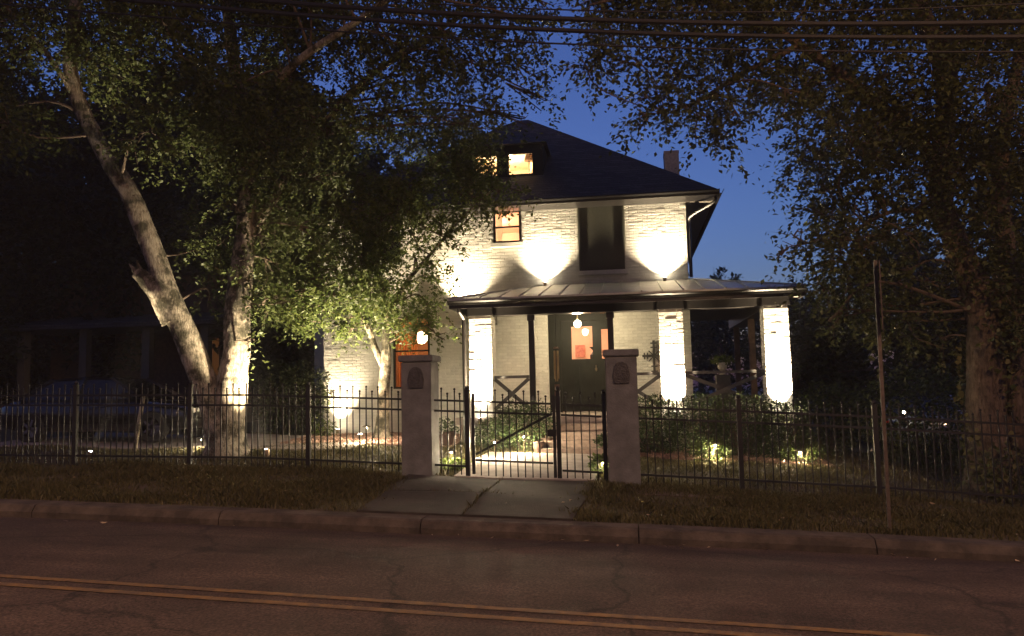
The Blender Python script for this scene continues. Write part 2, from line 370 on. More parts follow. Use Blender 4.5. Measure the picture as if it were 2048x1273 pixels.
# mulch chips
def chips(name, n, boxes, size, m, off=.035):
    v = []; 
    for (x0, x1, y0, y1), k in boxes:
        x = rng.uniform(x0, x1, k); y = rng.uniform(y0, y1, k); z = gz(x, y)+off
        c = np.stack([x, y, z], 1); a = rng.normal(size=(k, 3)); a[:, 2] *= .35; a /= np.linalg.norm(a, axis=1)[:, None]
        b_ = np.cross(a, rng.normal(size=(k, 3))); b_ /= np.linalg.norm(b_, axis=1)[:, None]
        l = size*rng.uniform(.5, 1.3, (k, 1)); c[:, 2] += .4*l[:, 0]
        v.append(np.stack([c-a*l, c+b_*l*.4, c+a*l, c-b_*l*.4], 1).reshape(-1, 3))
    v = np.concatenate(v); o = npmesh(name, v, np.arange(len(v)).reshape(-1, 4), m); return o
tag(chips('mulch_chips', 0, [((-7.3, -3.7, 15.8, 18.7), 7000), ((-.4, 3.5, 15.25, 16.5), 5000)], .035,
    leafmat('chip', (.26, .15, .11), (.52, .36, .29), .05)), 'brown wood chips scattered over the planting beds', 'mulch', kind='stuff')
tag(chips('fallen_leaves', 0, [((-8, 5.5, 8.45, 8.8), 26), ((-9, 6, 9.2, 11.8), 40)], .035, L_DRY, .02), 'small pale fallen leaves along the gutter', 'leaves', kind='stuff')
for o in (bpy.data.objects['fallen_leaves'],):
    me = o.data; co = np.empty(len(me.vertices)*3, np.float32); me.vertices.foreach_get('co', co); co = co.reshape(-1, 3)
    q = co[:, 1] < 8.86; co[q, 2] = road_z(co[q, 0], co[q, 1])+.012+rng.uniform(0, .02, q.sum()); me.vertices.foreach_set('co', co.ravel())

# ------------------------------------------------------------------ grass
def in_hard(x, y):
    jt = rng.normal(0, .07, x.shape)+.08*np.sin(y*9)
    a = (x > -3.24-(y-9.17)*.044+jt) & (x < -.76+(y-9.17)*.044+jt) & ~((abs(y-10.53) < .03) & (rng.random(x.shape) < .5)) & ~((abs(x+2.0) < .025) & (rng.random(x.shape) < .5)) & (y < 11.95) & (y > 9.1)
    b_ = (x > -2.74) & (x < -.6) & (y > 11.9) & (y < 15.2)
    c = (y > 14.85) & (y < 18.55) & (x > -13.6) & (x < -5.4-.0) & (x < -7.45)
    d = (y > 15.8) & (x > -7.4) & (x < -3.6); e = (y > 15.3) & (x > -.5) & (x < 3.6)
    return a | b_ | c | d | e
def grass(name, n, x0, x1, y0, y1, h, m, label):
    x = rng.uniform(x0, x1, n); y = rng.uniform(y0, y1, n)
    dens = np.sin(x*2.1+np.sin(y*3.1))*np.sin(y*2.7+np.sin(x*1.3))
    k = (~in_hard(x, y)) & (rng.uniform(-.9, 1.2, n) < dens+.75); x, y, dens = x[k], y[k], dens[k]; n = len(x)
    z = gz(x, y)-.005; hh = h*rng.uniform(.4, 1.25, n)*(1+.35*dens); a = rng.uniform(0, 6.28, n); wd = .004+.004*rng.random(n)
    lean = rng.normal(0, .45, (n, 2))
    p = np.stack([x, y, z], 1); s = np.stack([np.cos(a)*wd, np.sin(a)*wd, 0*a], 1)
    mid = p + np.stack([lean[:, 0]*hh*.35, lean[:, 1]*hh*.35, hh*.6], 1); tip = p + np.stack([lean[:, 0]*hh, lean[:, 1]*hh, hh], 1)
    v = np.stack([p-s, p+s, mid+s*.7, tip, mid-s*.7], 1).reshape(-1, 3)
    o = npmesh(name, v, np.arange(len(v)).reshape(-1, 5), m)
    return tag(o, label, 'grass', kind='stuff')
grass('verge_grass', 110000, -12, 8.5, 9.17, 12.05, .075, L_GRASS, 'short dry grass on the verge between kerb and fence')
grass('lawn_grass', 120000, -13, 9, 12.0, 19, .06, L_GRASS, 'short lawn grass inside the iron fence')
# ------------------------------------------------------------------ house
HX0, HX1, HY0, HY1, HZ1 = -7.6, 1.36, 19.0, 28.0, 6.0
H = thing('brick_house', (-3.1, 19, .4), 'two-storey white painted brick house with dark hipped roof and porch', 'house')
OPEN = {'up': (-3.26, -2.57, 5.12, 5.93), 'dark': (-1.18, -.1, 4.34, 5.985), 'left': (-5.82, -4.89, 1.64, 3.4), 'door': (-1.98, -.45, 1.0, 3.33), 'upl': (-6.6, -5.6, 4.75, 5.93)}
def wall_cells(mb, x0, x1, z0, z1, y0, y1, ops):
    X = sorted({x0, x1, *[q for o in ops for q in o[:2]]}); Z = sorted({z0, z1, *[q for o in ops for q in o[2:]]})
    for i in range(len(X)-1):
        # merge vertically
        run = None
        for j in range(len(Z)-1):
            cx, cz = (X[i]+X[i+1])/2, (Z[j]+Z[j+1])/2
            hole = any(o[0] < cx < o[1] and o[2] < cz < o[3] for o in ops)
            if not hole:
                run = (run[0] if run else Z[j], Z[j+1])
            if hole or j == len(Z)-2:
                if run: mb.box(X[i], X[i+1], y0, y1, *run)
                run = None
mb = MB(); wall_cells(mb, HX0, HX1, -.3, HZ1, 19.012, 19.25, list(OPEN.values())); mb.build('front_wall', M_MORTAR, H)
MB().box(HX1-.25, HX1, 19.27, HY1, -.5, HZ1).build('side_wall', M_MORTAR, H)
MB().box(HX0, HX0+.25, 19.27, HY1, -.3, HZ1).build('side_wall', M_MORTAR, H)
MB().box(HX0, HX1, HY1+.01, HY1+.25, -.3, HZ1).build('rear_wall', M_MORTAR, H)
MB().box(-8.75, -7.62, 21.2, 26.5, -.2, 5.3).build('wing_wall', M_BRICK, H)
MB().prism([(-9.0, 5.3), (-7.55, 5.3), (-7.55, 5.9)], 'y', 20.9, 26.8).build('wing_roof', M_ROOF, H)
# bricks
BL, BH, BJ = .205, .062, .010
bmsh = MB().box(-.5, .5, 0, 1, -.5, .5)
def brick_mesh(name, lx, ly, lz):
    me = bpy.data.meshes.new(name); b_ = MB().box(-lx/2, lx/2, 0, ly, -lz/2, lz/2); me.from_pydata(b_.v, [], b_.f)
    bm = bmesh.new(); bm.from_mesh(me); bmesh.ops.recalc_face_normals(bm, faces=bm.faces)
    bmesh.ops.bevel(bm, geom=[e for e in bm.edges if all(abs(v.co.y) < 1e-6 for v in e.verts)], offset=.004, segments=1, affect='EDGES')
    bm.to_mesh(me); bm.free(); me.materials.append(M_BRICK); return me
BRICK = brick_mesh('brick', BL, .05, BH)
def brick_rows(x0, x1, z0, z1, ops):
    out = []; pitch = BH+BJ; z = z0+pitch/2; r = 0
    while z+BH/2 <= z1+.001:
        x = x0 - (0 if r % 2 == 0 else (BL+BJ)/2)
        while x < x1:
            segs = [(max(x, x0), min(x+BL, x1))]
            for o in ops:
                if o[2]-BH/2 < z < o[3]+BH/2:
                    ns = []
                    for a, b_ in segs:
                        if b_ <= o[0] or a >= o[1]: ns.append((a, b_))
                        else:
                            if a < o[0]: ns.append((a, o[0]))
                            if b_ > o[1]: ns.append((o[1], b_))
                    segs = ns
            out += [(a, b_, z) for a, b_ in segs if b_-a > .03]
            x += BL+BJ
        z += pitch; r += 1
    return out
def brick_off():
    v = abs(random.gauss(.0, .0026))
    if random.random() < .08: v += random.uniform(.002, .006)
    return .006 + v
ops_w = [(o[0]-.02, o[1]+.02, o[2]-.0, o[3]+.0) for o in OPEN.values()]
ops_w[0] = (-3.28, -2.55, 5.02, 5.95); ops_w[1] = (-1.2, -.08, 4.20, 6.0)
rows = brick_rows(HX0, HX1, .0, 5.985, ops_w)
near = sorted([b_ for b_ in rows if b_[0] > .05 and b_[2] > 4.15], key=lambda q: -q[0])[:75]
nset = set(near); field = MB()
for a, b_, z in rows:
    off = brick_off()
    if (a, b_, z) in nset:
        place('brick', BRICK, ((a+b_)/2, 19.012-off, z), H, ((b_-a)/BL, 1, 1))
    else:
        x0, x1, z0, z1 = a, b_, z-BH/2, z+BH/2; y0 = 19.012-off; e = .004
        field.add([(x0, 19.03, z0), (x1, 19.03, z0), (x1, 19.03, z1), (x0, 19.03, z1), (x0, y0+e, z0), (x1, y0+e, z0), (x1, y0+e, z1), (x0, y0+e, z1),
                   (x0+e, y0, z0+e), (x1-e, y0, z0+e), (x1-e, y0, z1-e), (x0+e, y0, z1-e)],
                  [(8, 9, 10, 11), (4, 5, 9, 8), (5, 6, 10, 9), (6, 7, 11, 10), (7, 4, 8, 11), (0, 1, 5, 4), (1, 2, 6, 5), (2, 3, 7, 6), (3, 0, 4, 7)])
field.build('brick_field', M_BRICK, H)['kind'] = 'stuff'
n = M_ROOF.node_tree; L = n.links; b = n.nodes['Principled BSDF']
sx = n.nodes.new('ShaderNodeSeparateXYZ'); L.new(n.nodes['Texture Coordinate'].outputs['Object'], sx.inputs[0])
ad = n.nodes.new('ShaderNodeMath'); L.new(sx.outputs[0], ad.inputs[0]); L.new(sx.outputs[1], ad.inputs[1])
cb = n.nodes.new('ShaderNodeCombineXYZ'); L.new(ad.outputs[0], cb.inputs[0]); L.new(sx.outputs[2], cb.inputs[1])
bt = n.nodes.new('ShaderNodeTexBrick'); bt.inputs['Scale'].default_value = 1; bt.inputs['Brick Width'].default_value = .3; bt.inputs['Row Height'].default_value = .085
bt.inputs['Mortar Size'].default_value = .006; bt.inputs['Color1'].default_value = (1, 1, 1, 1); bt.inputs['Color2'].default_value = (.55, .55, .57, 1); bt.inputs['Mortar'].default_value = (.25, .25, .25, 1)
L.new(cb.outputs[0], bt.inputs[0]); mx = n.nodes.new('ShaderNodeMix'); mx.data_type = 'RGBA'; mx.blend_type = 'MULTIPLY'; mx.inputs[0].default_value = 1
L.new(b.inputs['Base Color'].links[0].from_socket, mx.inputs[6]); L.new(bt.outputs[0], mx.inputs[7]); L.new(mx.outputs[2], b.inputs['Base Color'])
# main roof: pyramid with short ridge, soffit, fascia, gutter
EX0, EX1, EY0, EY1, EZ = -8.3, 2.06, 18.3, 28.7, 5.98
RX0, RX1, RY, RZ = -3.22, -2.88, 23.5, 9.7
rf = MB().add([(EX0, EY0, EZ), (EX1, EY0, EZ), (EX1, EY1, EZ), (EX0, EY1, EZ), (RX0, RY, RZ), (RX1, RY, RZ),
               (EX0, EY0, EZ-.04), (EX1, EY0, EZ-.04), (EX1, EY1, EZ-.04), (EX0, EY1, EZ-.04)],
              [(1, 2, 5), (2, 3, 4, 5), (3, 0, 4), (0, 6, 7, 1), (1, 7, 8, 2), (2, 8, 9, 3), (3, 9, 6, 0)])
def fpt(x, y): return (x, y, EZ+(RZ-EZ)*(y-EY0)/(RY-EY0))
def hip(y, r): t_ = (y-EY0)/(RY-EY0); return EX1+(RX1-EX1)*t_ if r else EX0+(RX0-EX0)*t_
NY0, NY1, NX0, NX1 = 19.74, 20.85, -4.0, -2.15   # opening under the dormer
rf.add([fpt(EX0, EY0), fpt(EX1, EY0), fpt(hip(NY0, 1), NY0), fpt(NX1, NY0), fpt(NX0, NY0), fpt(hip(NY0, 0), NY0),
        fpt(hip(NY1, 1), NY1), fpt(NX1, NY1), fpt(NX0, NY1), fpt(hip(NY1, 0), NY1), fpt(RX1, RY), fpt(RX0, RY)],
       [(0, 1, 2, 3, 4, 5), (5, 4, 8, 9), (3, 2, 6, 7), (9, 8, 7, 6, 10, 11)])
rf = rf.build('roof', M_ROOF, H)
sf = MB()
MB().box(EX0+.05, EX1-.05, EY0+.05, 18.985, EZ-.10, EZ-.06).build('front_soffit', M_TRIM, H)
MB().box(HX1+.005, EX1-.05, 18.99, EY1-.05, EZ-.10, EZ-.06).build('soffit', M_SOFFIT, H); MB().box(EX0+.05, HX0-.005, 18.99, EY1-.05, EZ-.10, EZ-.06).build('soffit', M_SOFFIT, H)
MB().box(HX1+.005, HX1+.03, 19.0, HY1, EZ-.5, EZ-.105).build('frieze_board', M_TRIM, H)
def gutter(a, b_, out, name='gutter', par=H, h=.12):
    a, b_ = V3(a), V3(b_); out = V3(out); mb = MB()
    prof = [(.0, 0), (.0, -h), (.055, -h), (.075, -h*.55), (.105, -h*.25), (.11, -.012), (.098, -.012), (.095, -.03), (.07, -h*.5), (.05, -h+.015), (.012, -h+.015), (.012, 0)]
    n = len(prof); vs = [p + out*o + V3((0, 0, z)) for p in (a, b_) for o, z in prof]
    mb.add(vs, [tuple(range(n-1, -1, -1)), tuple(range(n, 2*n))] + [(i, (i+1) % n, n+(i+1) % n, n+i) for i in range(n)])
    return mb.build(name, M_TRIM, par)
gutter((EX0, EY0, EZ-.005), (EX1, EY0, EZ-.005), (0, -1, 0)); gutter((EX1, EY0-.1, EZ-.005), (EX1, EY1, EZ-.005), (1, 0, 0))
MB().tube(spline([(1.98, 18.4, 5.84), (1.95, 18.45, 5.72), (1.5, 18.93, 5.55), (1.43, 19.06, 5.42), (1.43, 19.06, 5.2)])+[V3((1.43, 19.06, 4.1))], .04, 8).build('downspout', M_TRIM, H)
ch = MB().box(1.18, 1.62, 24.6, 25.2, 6.5, 8.70); ch.box(1.17, 1.63, 24.59, 25.21, 8.70, 8.78)
ch.build('chimney', mat('chimney_brick', (.40, .40, .41), .85, .3, 12, .4, 40), rf)
# dormer
dm = MB(); DZ0, DZ1 = 6.78, 7.72
wall_cells(dm, -4.1, -2.05, DZ0-.4, DZ1, 19.6, 19.72, [(-3.87, -3.2, 6.93, 7.53), (-2.96, -2.29, 6.93, 7.53)])
dm.box(-4.1, -3.99, 19.73, 21.2, DZ0, DZ1); dm.box(-2.16, -2.05, 19.73, 21.2, DZ0, DZ1)
dorm = dm.build('dormer', M_TRIM, H)
MB().add([(-4.2, 19.45, DZ1), (-1.95, 19.45, DZ1), (-1.95, 21.5, DZ1), (-4.2, 21.5, DZ1), (-3.5, 20.6, 8.35), (-2.6, 20.6, 8.35), (-3.5, 22.4, 8.45), (-2.6, 22.4, 8.45)],
         [(0, 1, 5, 4), (1, 2, 7, 5), (3, 0, 4, 6), (4, 5, 7, 6), (0, 3, 2, 1)]).build('dormer_roof', M_ROOF, dorm)
def window(x0, x1, z0, z1, y, rails=(), stiles=(), fw=.05, pane=M_GLASS, par=H, sill=True, fm=M_TRIM):
    f = MB(); yy = y+.03
    f.box(x0+.002, x0+fw, yy, yy+.08, z0+.002, z1-.002); f.box(x1-fw, x1-.002, yy, yy+.08, z0+.002, z1-.002)
    f.box(x0+fw, x1-fw, yy+.002, yy+.078, z0+.002, z0+fw); f.box(x0+fw, x1-fw, yy+.002, yy+.078, z1-fw, z1-.002)
    for r in rails: f.box(x0+fw, x1-fw, yy+.012, yy+.06, r-.02, r+.02)
    for s_ in stiles: f.box(s_-.015, s_+.015, yy+.015, yy+.058, z0+fw, z1-fw)
    o = f.build('window', fm, par)
    MB().box(x0+fw-.006, x1-fw+.006, yy+.04, yy+.046, z0+fw-.006, z1-fw+.006).build('pane', pane, o if par is H else par)
    if sill: MB().box(x0-.06, x1+.06, y-.06, y+.10, z0-.10, z0-.003).build('sill', M_BRICK, o)
    return o
window(*OPEN['up'], 19.0, rails=[5.52], fw=.055)
window(*OPEN['left'], 19.0, rails=[2.56], fw=.05)
window(*OPEN['upl'], 19.0, rails=[5.34], fw=.055, pane=M_DGLASS)
window(*OPEN['dark'], 18.945, fw=.03, pane=M_SCREEN, fm=M_SCREEN)
for a, b_ in ((-3.87, -3.2), (-2.96, -2.29)): window(a, b_, 6.93, 7.53, 19.585, fw=.035, par=dorm, sill=False)
# rooms behind lit glass
def room(name, x0, x1, y0, y1, z0, z1, m):
    mb = MB(); v = [(x, y, z) for z in (z0, z1) for y in (y0, y1) for x in (x0, x1)]
    mb.add(v, [(0, 1, 3, 2), (4, 6, 7, 5), (2, 3, 7, 6), (0, 2, 6, 4), (1, 5, 7, 3)]); return mb.build(name, m, H)
room('bedroom', -4.2, -1.75, 19.255, 22, 4.2, 5.85+.1, M_PEACH)
room('attic_room', -3.95, -2.2, 19.75, 21.6, 6.8, 7.62, M_CREAM)
room('living_room', -6.9, -4.2, 19.255, 22.5, 1.1, 3.75, M_ORANGE)
room('entrance_hall', -2.1, -.3, 19.255, 22.0, 1.02, 3.6, M_PEACH)
MB().add([(-2.75, 21.3, 6.95), (-2.21, 21.3, 6.95), (-2.21, 19.9, 7.6), (-2.5, 20.6, 7.6)], [(0, 1, 2, 3)]).build('sloped_ceiling', mat('attic_slope', (.6, .42, .28), .8, .05), H)
def globe_lamp(name, loc, r, power, col, em, label, cat='lamp', rod=0., z_top=None):
    t = thing(name, loc, label, cat)
    k = MB(); prof = [(r*math.sin(a), -r*math.cos(a)) for a in np.linspace(.05, math.pi-.05, 9)]
    k.lathe(loc, prof, 14).build('globe', em, t, smooth=True)
    if z_top: MB().tube([(loc[0], loc[1], loc[2]+r), (loc[0], loc[1], z_top)], .012, 6).lathe((loc[0], loc[1], z_top-.03), [(.06, 0), (.06, .028)], 12).build('rod', M_BRASS, t)
    lamp('bulb', 'POINT', (loc[0], loc[1], loc[2]), power, col, t, size=r)
    return t
cu = MB(); nn = 40
for i in range(nn+1):
    xx = -5.80+.50*i/nn; yy = 19.36+.03*math.sin(i*1.15)+.008*math.sin(i*.37)
    cu.v += [(xx, yy, 1.5), (xx, yy-.004, 3.5)]
cu.f = [(2*i, 2*i+2, 2*i+3, 2*i+1) for i in range(nn)]
cu.build('curtain', leafmat('curtain_cloth', (.45, .17, .06), (.5, .2, .07), .5), H, smooth=True)
cu = MB()
for i in range(25):
    xx = -3.24+.16*i/24; cu.v += [(xx, 19.33+.022*math.sin(i*1.3), 5.0), (xx, 19.33+.022*math.sin(i*1.3), 5.95)]
cu.f = [(2*i, 2*i+2, 2*i+3, 2*i+1) for i in range(24)]
cu.build('curtain', leafmat('pale_curtain', (.62, .5, .36), (.66, .54, .4), .4), H, smooth=True)
MB().box(-3.2, -2.4, 21.2, 21.6, 4.3, 5.30).build('dresser', M_WOOD, H)
# ------------------------------------------------------------------ front door
dr = MB(); X0, X1, Z0, Z1 = OPEN['door']
dr.box(X0+.004, X0+.30, 19.06, 19.2, Z0, Z1-.003); dr.box(X1-.10, X1-.004, 19.06, 19.2, Z0, Z1-.003)
dr.box(X0+.30, X1-.10, 19.062, 19.198, 3.17, Z1-.003); dr.box(-.78, -.72, 19.065, 19.195, Z0, 3.17); dr.box(-.72, X1-.10, 19.07, 19.19, Z0, 2.25)
dr.box(-.72, X1-.10, 19.07, 19.19, 2.95, 3.17)
dfm = dr.build('door_surround', M_DOOR, H)
MB().box(-.72, X1-.10, 19.12, 19.126, 2.25, 2.95).build('sidelight', M_GLASS, dfm)
dl = MB(); wall_cells(dl, -1.68, -.78, 1.02, 3.165, 19.09, 19.14, [(-1.43, -.93, 2.25, 3.03)])
for zz in (1.15, 1.66): 
    dl.box(-1.58, -1.26, 19.075, 19.089, zz, zz+.42); dl.box(-1.2, -.88, 19.075, 19.089, zz, zz+.42)
door = dl.build('door', M_DOOR, H)
MB().box(-1.435, -.925, 19.11, 19.116, 2.245, 3.035).build('pane', M_GLASS, door)
MB().tube([(-.86, 19.02, 1.95), (-.86, 19.02, 2.10)], .012, 8).lathe((-.86, 19.06, 2.0), [(.03, -.03), (.03, .03)], 10).build('handle', M_BRASS, door)
# ------------------------------------------------------------------ porch
FZ = 1.0; PB = 3.12
pf = MB(); pf.box(-3.7, 3.12, 16.35, 18.99, FZ-.14, FZ); pf.box(HX1+.01, 3.12, 18.99, 23, FZ-.14, FZ)
pf.build('porch_floor', M_CONC, H)
pk = MB().box(-3.6, -1.65, 16.45, 18.9, -.1, FZ-.145).box(-.42, 3.05, 16.45, 18.9, -.4, FZ-.145).box(-1.65, -.42, 17, 18.9, 0, FZ-.145); pk.build('porch_base', M_STEPB, H)
steps = MB()
st = MB().box(-1.72, -.36, 15.98, 16.34, .2, .86).build('steps', M_STEPB, H)
for k, (ya, yb, zt) in enumerate([(15.62, 15.975, .72), (15.26, 15.615, .58), (14.9, 15.255, .46)]):
    MB().box(-1.74, -.34, ya, yb, .1, zt).build('step', M_STEPB, st, bevel=.012)
# columns of painted brick
def column(cx, w=.48, yc=16.65):
    x0, x1, y0, y1 = cx-w/2, cx+w/2, yc-w/2, yc+w/2
    c = MB().box(x0+.012, x1-.012, y0+.012, y1-.012, -.1, PB).build('porch_column', M_MORTAR, H)
    side = MB(); cap = MB().box(x0-.03, x1+.03, y0-.03, y1+.03, PB+.002, PB+.26)
    z = .05; r = 0; ln = (w-BJ)/2
    while z+BH < PB:
        zc = z+BH/2
        cuts = [(x0, x0+ln), (x0+ln+BJ, x1)] if r % 2 == 0 else [(x0, x0+ln/2), (x0+ln/2+BJ, x1-ln/2-BJ), (x1-ln/2, x1)]
        for a, b_ in cuts:
            if zc > .95: place('brick', BRICK, ((a+b_)/2, y0+.012-brick_off(), zc), c, ((b_-a)/BL, .8, 1))
            else: side.box(a, b_, y0+.012-brick_off(), y0+.03, zc-BH/2, zc+BH/2)
            side.box(a, b_, y1-.03, y1-.012+brick_off(), zc-BH/2, zc+BH/2)
            ya = a-x0+y0+.02; yb = min(b_-x0+y0, y1-.032)
            side.box(x1-.03, x1-.012+brick_off(), ya+.012, yb, zc-BH/2, zc+BH/2); side.box(x0+.012-brick_off(), x0+.03, ya+.012, yb, zc-BH/2, zc+BH/2)
        z += BH+BJ; r += 1
    side.build('side_bricks', M_BRICK, c)['kind'] = 'stuff'
    cap.build('capital', M_TRIM, c, bevel=.01)
    return c
CX = [-3.13, .79, 2.84]
for cx in CX: column(cx)
for cx in (-2.08, -.43):
    MB().box(cx-.06, cx+.06, 16.6, 16.72, FZ, PB-.002).box(cx-.085, cx+.085, 16.575, 16.745, FZ, FZ+.12).box(cx-.08, cx+.08, 16.58, 16.74, PB-.12, PB-.004).build('porch_post', M_TRIM, H)
for x, y in ((2.84, 19.8), (2.84, 22.6)):
    MB().box(x-.07, x+.07, y-.07, y+.07, FZ, PB-.002).build('porch_post', M_WOOD, H)
bmz = MB().box(-3.45, 3.1, 16.5, 16.82, PB+.005, 3.385).box(2.72, 3.1, 16.83, 23.2, PB+.005, 3.384).box(-3.45, -3.2, 16.83, 18.98, PB+.005, 3.384); bmz.build('porch_beam', M_TRIM, H)
MB().box(-3.7, 3.2, 16.2, 18.98, 3.39, 3.41).box(HX1+.01, 3.2, 18.985, 23.3, 3.39, 3.41).build('porch_ceiling', M_SOFFIT, H)
PE = 3.45; eL, eR, eY = -3.72, 3.35, 16.0
pr = MB().add([(eL, eY, PE), (eR, eY, PE), (HX1, 18.98, 4.04), (-2.0, 18.98, 4.04), (eL, 18.98, PE), (eR, 23.4, PE), (HX1+.005, 23.4, 4.04),
               (eL, eY, PE-.035), (eR, eY, PE-.035), (eR, 23.4, PE-.035), (HX1+.005, 23.4, PE-.035), (HX1, 18.98, PE-.035), (eL, 18.98, PE-.035)],
              [(0, 1, 2, 3), (4, 0, 3), (1, 5, 6, 2), (0, 7, 8, 1), (1, 8, 9, 5), (4, 12, 7, 0), (7, 12, 11, 8), (8, 11, 10, 9)]).build('porch_roof', M_METAL, H)
def on_front(x, t):  # seam: from eave (t=0) to wall (t=1) on front slope; clipped at hips
    return None
x = eL+.25
while x < eR-.1:
    t1 = 1.0
    if x < -2.0: t1 = (x-eL)/(-2.0-eL)
    if x > HX1: t1 = (eR-x)/(eR-HX1)
    a = (x, eY+.002, PE+.012); b_ = (x, eY+(18.97-eY)*t1, PE+(4.04-PE)*t1+.012)
    MB().bar(a, b_, .022, .035).build('seam', M_METAL, pr); x += .41
y = 16.4
while y < 23.3:
    t1 = min(1, (y-16)/(18.98-16)); a = (eR-.002, y, PE+.012); b_ = (eR-(eR-HX1-.01)*t1, y, PE+(4.04-PE)*t1+.012)
    MB().bar(a, b_, .022, .035).build('seam', M_METAL, pr); y += .41
for a, b_ in (((eR, eY, PE+.015), (HX1+.02, 18.97, 4.055)), ((eL, eY, PE+.015), (-2.0, 18.97, 4.055))): MB().bar(a, b_, .06, .03).build('hip_cap', M_METAL, pr)
MB().box(eL+.02, eR-.02, eY+.012, eY+.04, PE-.20, PE-.04).box(eR-.04, eR-.012, eY+.045, 23.4, PE-.20, PE-.04).box(eL+.012, eL+.04, eY+.045, 18.98, PE-.20, PE-.04).build('porch_fascia', M_TRIM, H)
gutter((eL, eY+.01, PE-.04), (eR, eY+.01, PE-.04), (0, -1, 0), h=.09)
MB().box(eL+.05, eR-.05, eY+.045, 16.49, PE-.16, PE-.14).build('porch_soffit', M_TRIM, H)
MB().box(3.11, eR-.045, 16.5, 23.4, PE-.16, PE-.14).build('side_soffit', M_SOFFIT, H)
MB().tube([(-3.52, 16.12, 3.3), (-3.52, 16.14, 3.2), (-3.47, 16.36, 3.05), (-3.47, 16.36, .45)], .042, 8).build('downspout', M_TRIM, H)
def railing(x0, x1, y=16.62, par=H):
    r = MB().box(x0, x1, y-.045, y+.045, 1.80, 1.86).build('railing', M_RAIL, par)
    MB().box(x0, x1, y-.03, y+.03, 1.10, 1.15).build('bottom_rail', M_RAIL, r)
    for a, b_, dy in (((x0, 1.16), (x1, 1.79), -.021), ((x1, 1.16), (x0, 1.79), .021)):
        MB().bar((a[0], y+dy, a[1]), (b_[0], y+dy, b_[1]), .04, .075).build('brace', M_RAIL, r)
railing(-2.88, -2.15); railing(-.36, .54); railing(1.04, 2.59)
railing(-3.5, -3.44)if False else None
# ------------------------------------------------------------------ iron fence, gate, pillars
def ball(mb, c, r): mb.lathe(c, [(r*.15, -r), (r*.8, -r*.6), (r, 0), (r*.8, r*.6), (r*.15, r)], 8)
def picket_mesh(name, h):
    k = MB().box(-.008, .008, -.008, .008, 0, h); ball(k, (0, 0, h+.016), .019); k.lathe((0, 0, h-.03), [(.014, 0), (.014, .014)], 6)
    me = bpy.data.meshes.new(name); me.from_pydata(k.v, [], k.f); bm = bmesh.new(); bm.from_mesh(me); bmesh.ops.recalc_face_normals(bm, faces=bm.faces); bm.to_mesh(me); bm.free()
    me.materials.append(M_IRON); return me
PK_T, PK_S = picket_mesh('picket_tall', 1.27), picket_mesh('picket_short', 1.20)
FY = 12.0
def rails(par, x0, x1, hs=(.16, .98, 1.14), y=FY):
    for h in hs:
        x = x0
        MBr = MB(); n = max(1, int(round((x1-x0)/1.2)))
        for i in range(n):
            a, b_ = x0+(x1-x0)*i/n, x0+(x1-x0)*(i+1)/n
            MBr.bar((a, y, zf(a)+h), (b_, y, zf(b_)+h), .028, .030)
        MBr.build('rail', M_IRON, par)
def pickets(par, x0, x1, y=FY, step=.107):
    n = max(1, int(round((x1-x0)/step)))
    for i in range(1, n):
        x = x0+(x1-x0)*i/n; place('picket', PK_T if i % 2 else PK_S, (x, y, zf(x)+.03+random.uniform(-.004, .004)), par, rot=(random.gauss(0, .004), random.gauss(0, .006), 0))
def post(par, x, y=FY, h=1.30, w=.065, name='post'):
    k = MB().box(x-w/2, x+w/2, y-w/2, y+w/2, zf(x)-.15, zf(x)+h).box(x-w/2-.01, x+w/2+.01, y-w/2-.01, y+w/2+.01, zf(x)+h, zf(x)+h+.015)
    ball(k, (x, y, zf(x)+h+.045), .035); k.build(name, M_IRON, par)
def fence(xs_, label):
    t = thing('iron_fence', (xs_[0], FY, zf(xs_[0])), label, 'fence')
    for x in xs_: post(t, x)
    for a, b_ in zip(xs_[:-1], xs_[1:]):
        rails(t, a+.035, b_-.035); pickets(t, a, b_)
    return t
fx = lambda px, Y=FY: float(P(px, 880, Y)[0])
gL, gM, gR = fx(938), fx(1116), fx(1217)
PY = 11.80; p1a, p1b, p2a, p2b = fx(803, PY), fx(863, PY), fx(1215, PY), fx(1279, PY)
gR = p2a-.045
t = fence([-11.3, fx(150), fx(380), fx(617)], 'black iron picket fence left of the gate, in front of the forked tree')
rails(t, fx(617)+.035, p1a+.01); pickets(t, fx(617), p1a)
t = fence([fx(1480), fx(1752), 5.6, 7.8, 10], 'black iron picket fence right of the gate, in front of the hedge')
rails(t, p2b-.01, fx(1480)-.035); pickets(t, p2b, fx(1480))
t = thing('iron_fence', (p1b, FY, zf(p1b)), 'short piece of iron picket fence between the left pillar and gate', 'fence')
post(t, gL-.02); rails(t, p1b-.01, gL-.055); pickets(t, p1b, gL-.02)
g1 = thing('garden_gate', (gL+.06, FY, zf(gL)), 'black iron gate leaf with diagonal brace across the walk', 'gate')
def leaf(par, a, b_, brace):
    for x in (a, b_): MB().box(x-.022, x+.022, FY-.022, FY+.022, zf(x)+.05, zf(x)+1.27).build('stile', M_IRON, par)
    rails(par, a+.03, b_-.03, (.26, .98, 1.14)); 
    pickets(par, a, b_, step=.115)
    if brace: MB().bar((a+.03, FY+.027, zf(a)+.34), (b_-.03, FY+.027, zf(b_)+1.0), .022, .035).build('brace', M_IRON, par)
    MB().box(b_-.10, b_+.03, FY-.04, FY-.026, zf(b_)+.66, zf(b_)+.76).build('latch', M_IRON, par)
leaf(g1, gL+.07, gM-.05, True)
g2 = thing('gate_panel', (gM, FY, zf(gM)), 'narrow black iron gate panel beside the right white pillar', 'gate')
post(g2, gM+.015, h=1.33, w=.062)
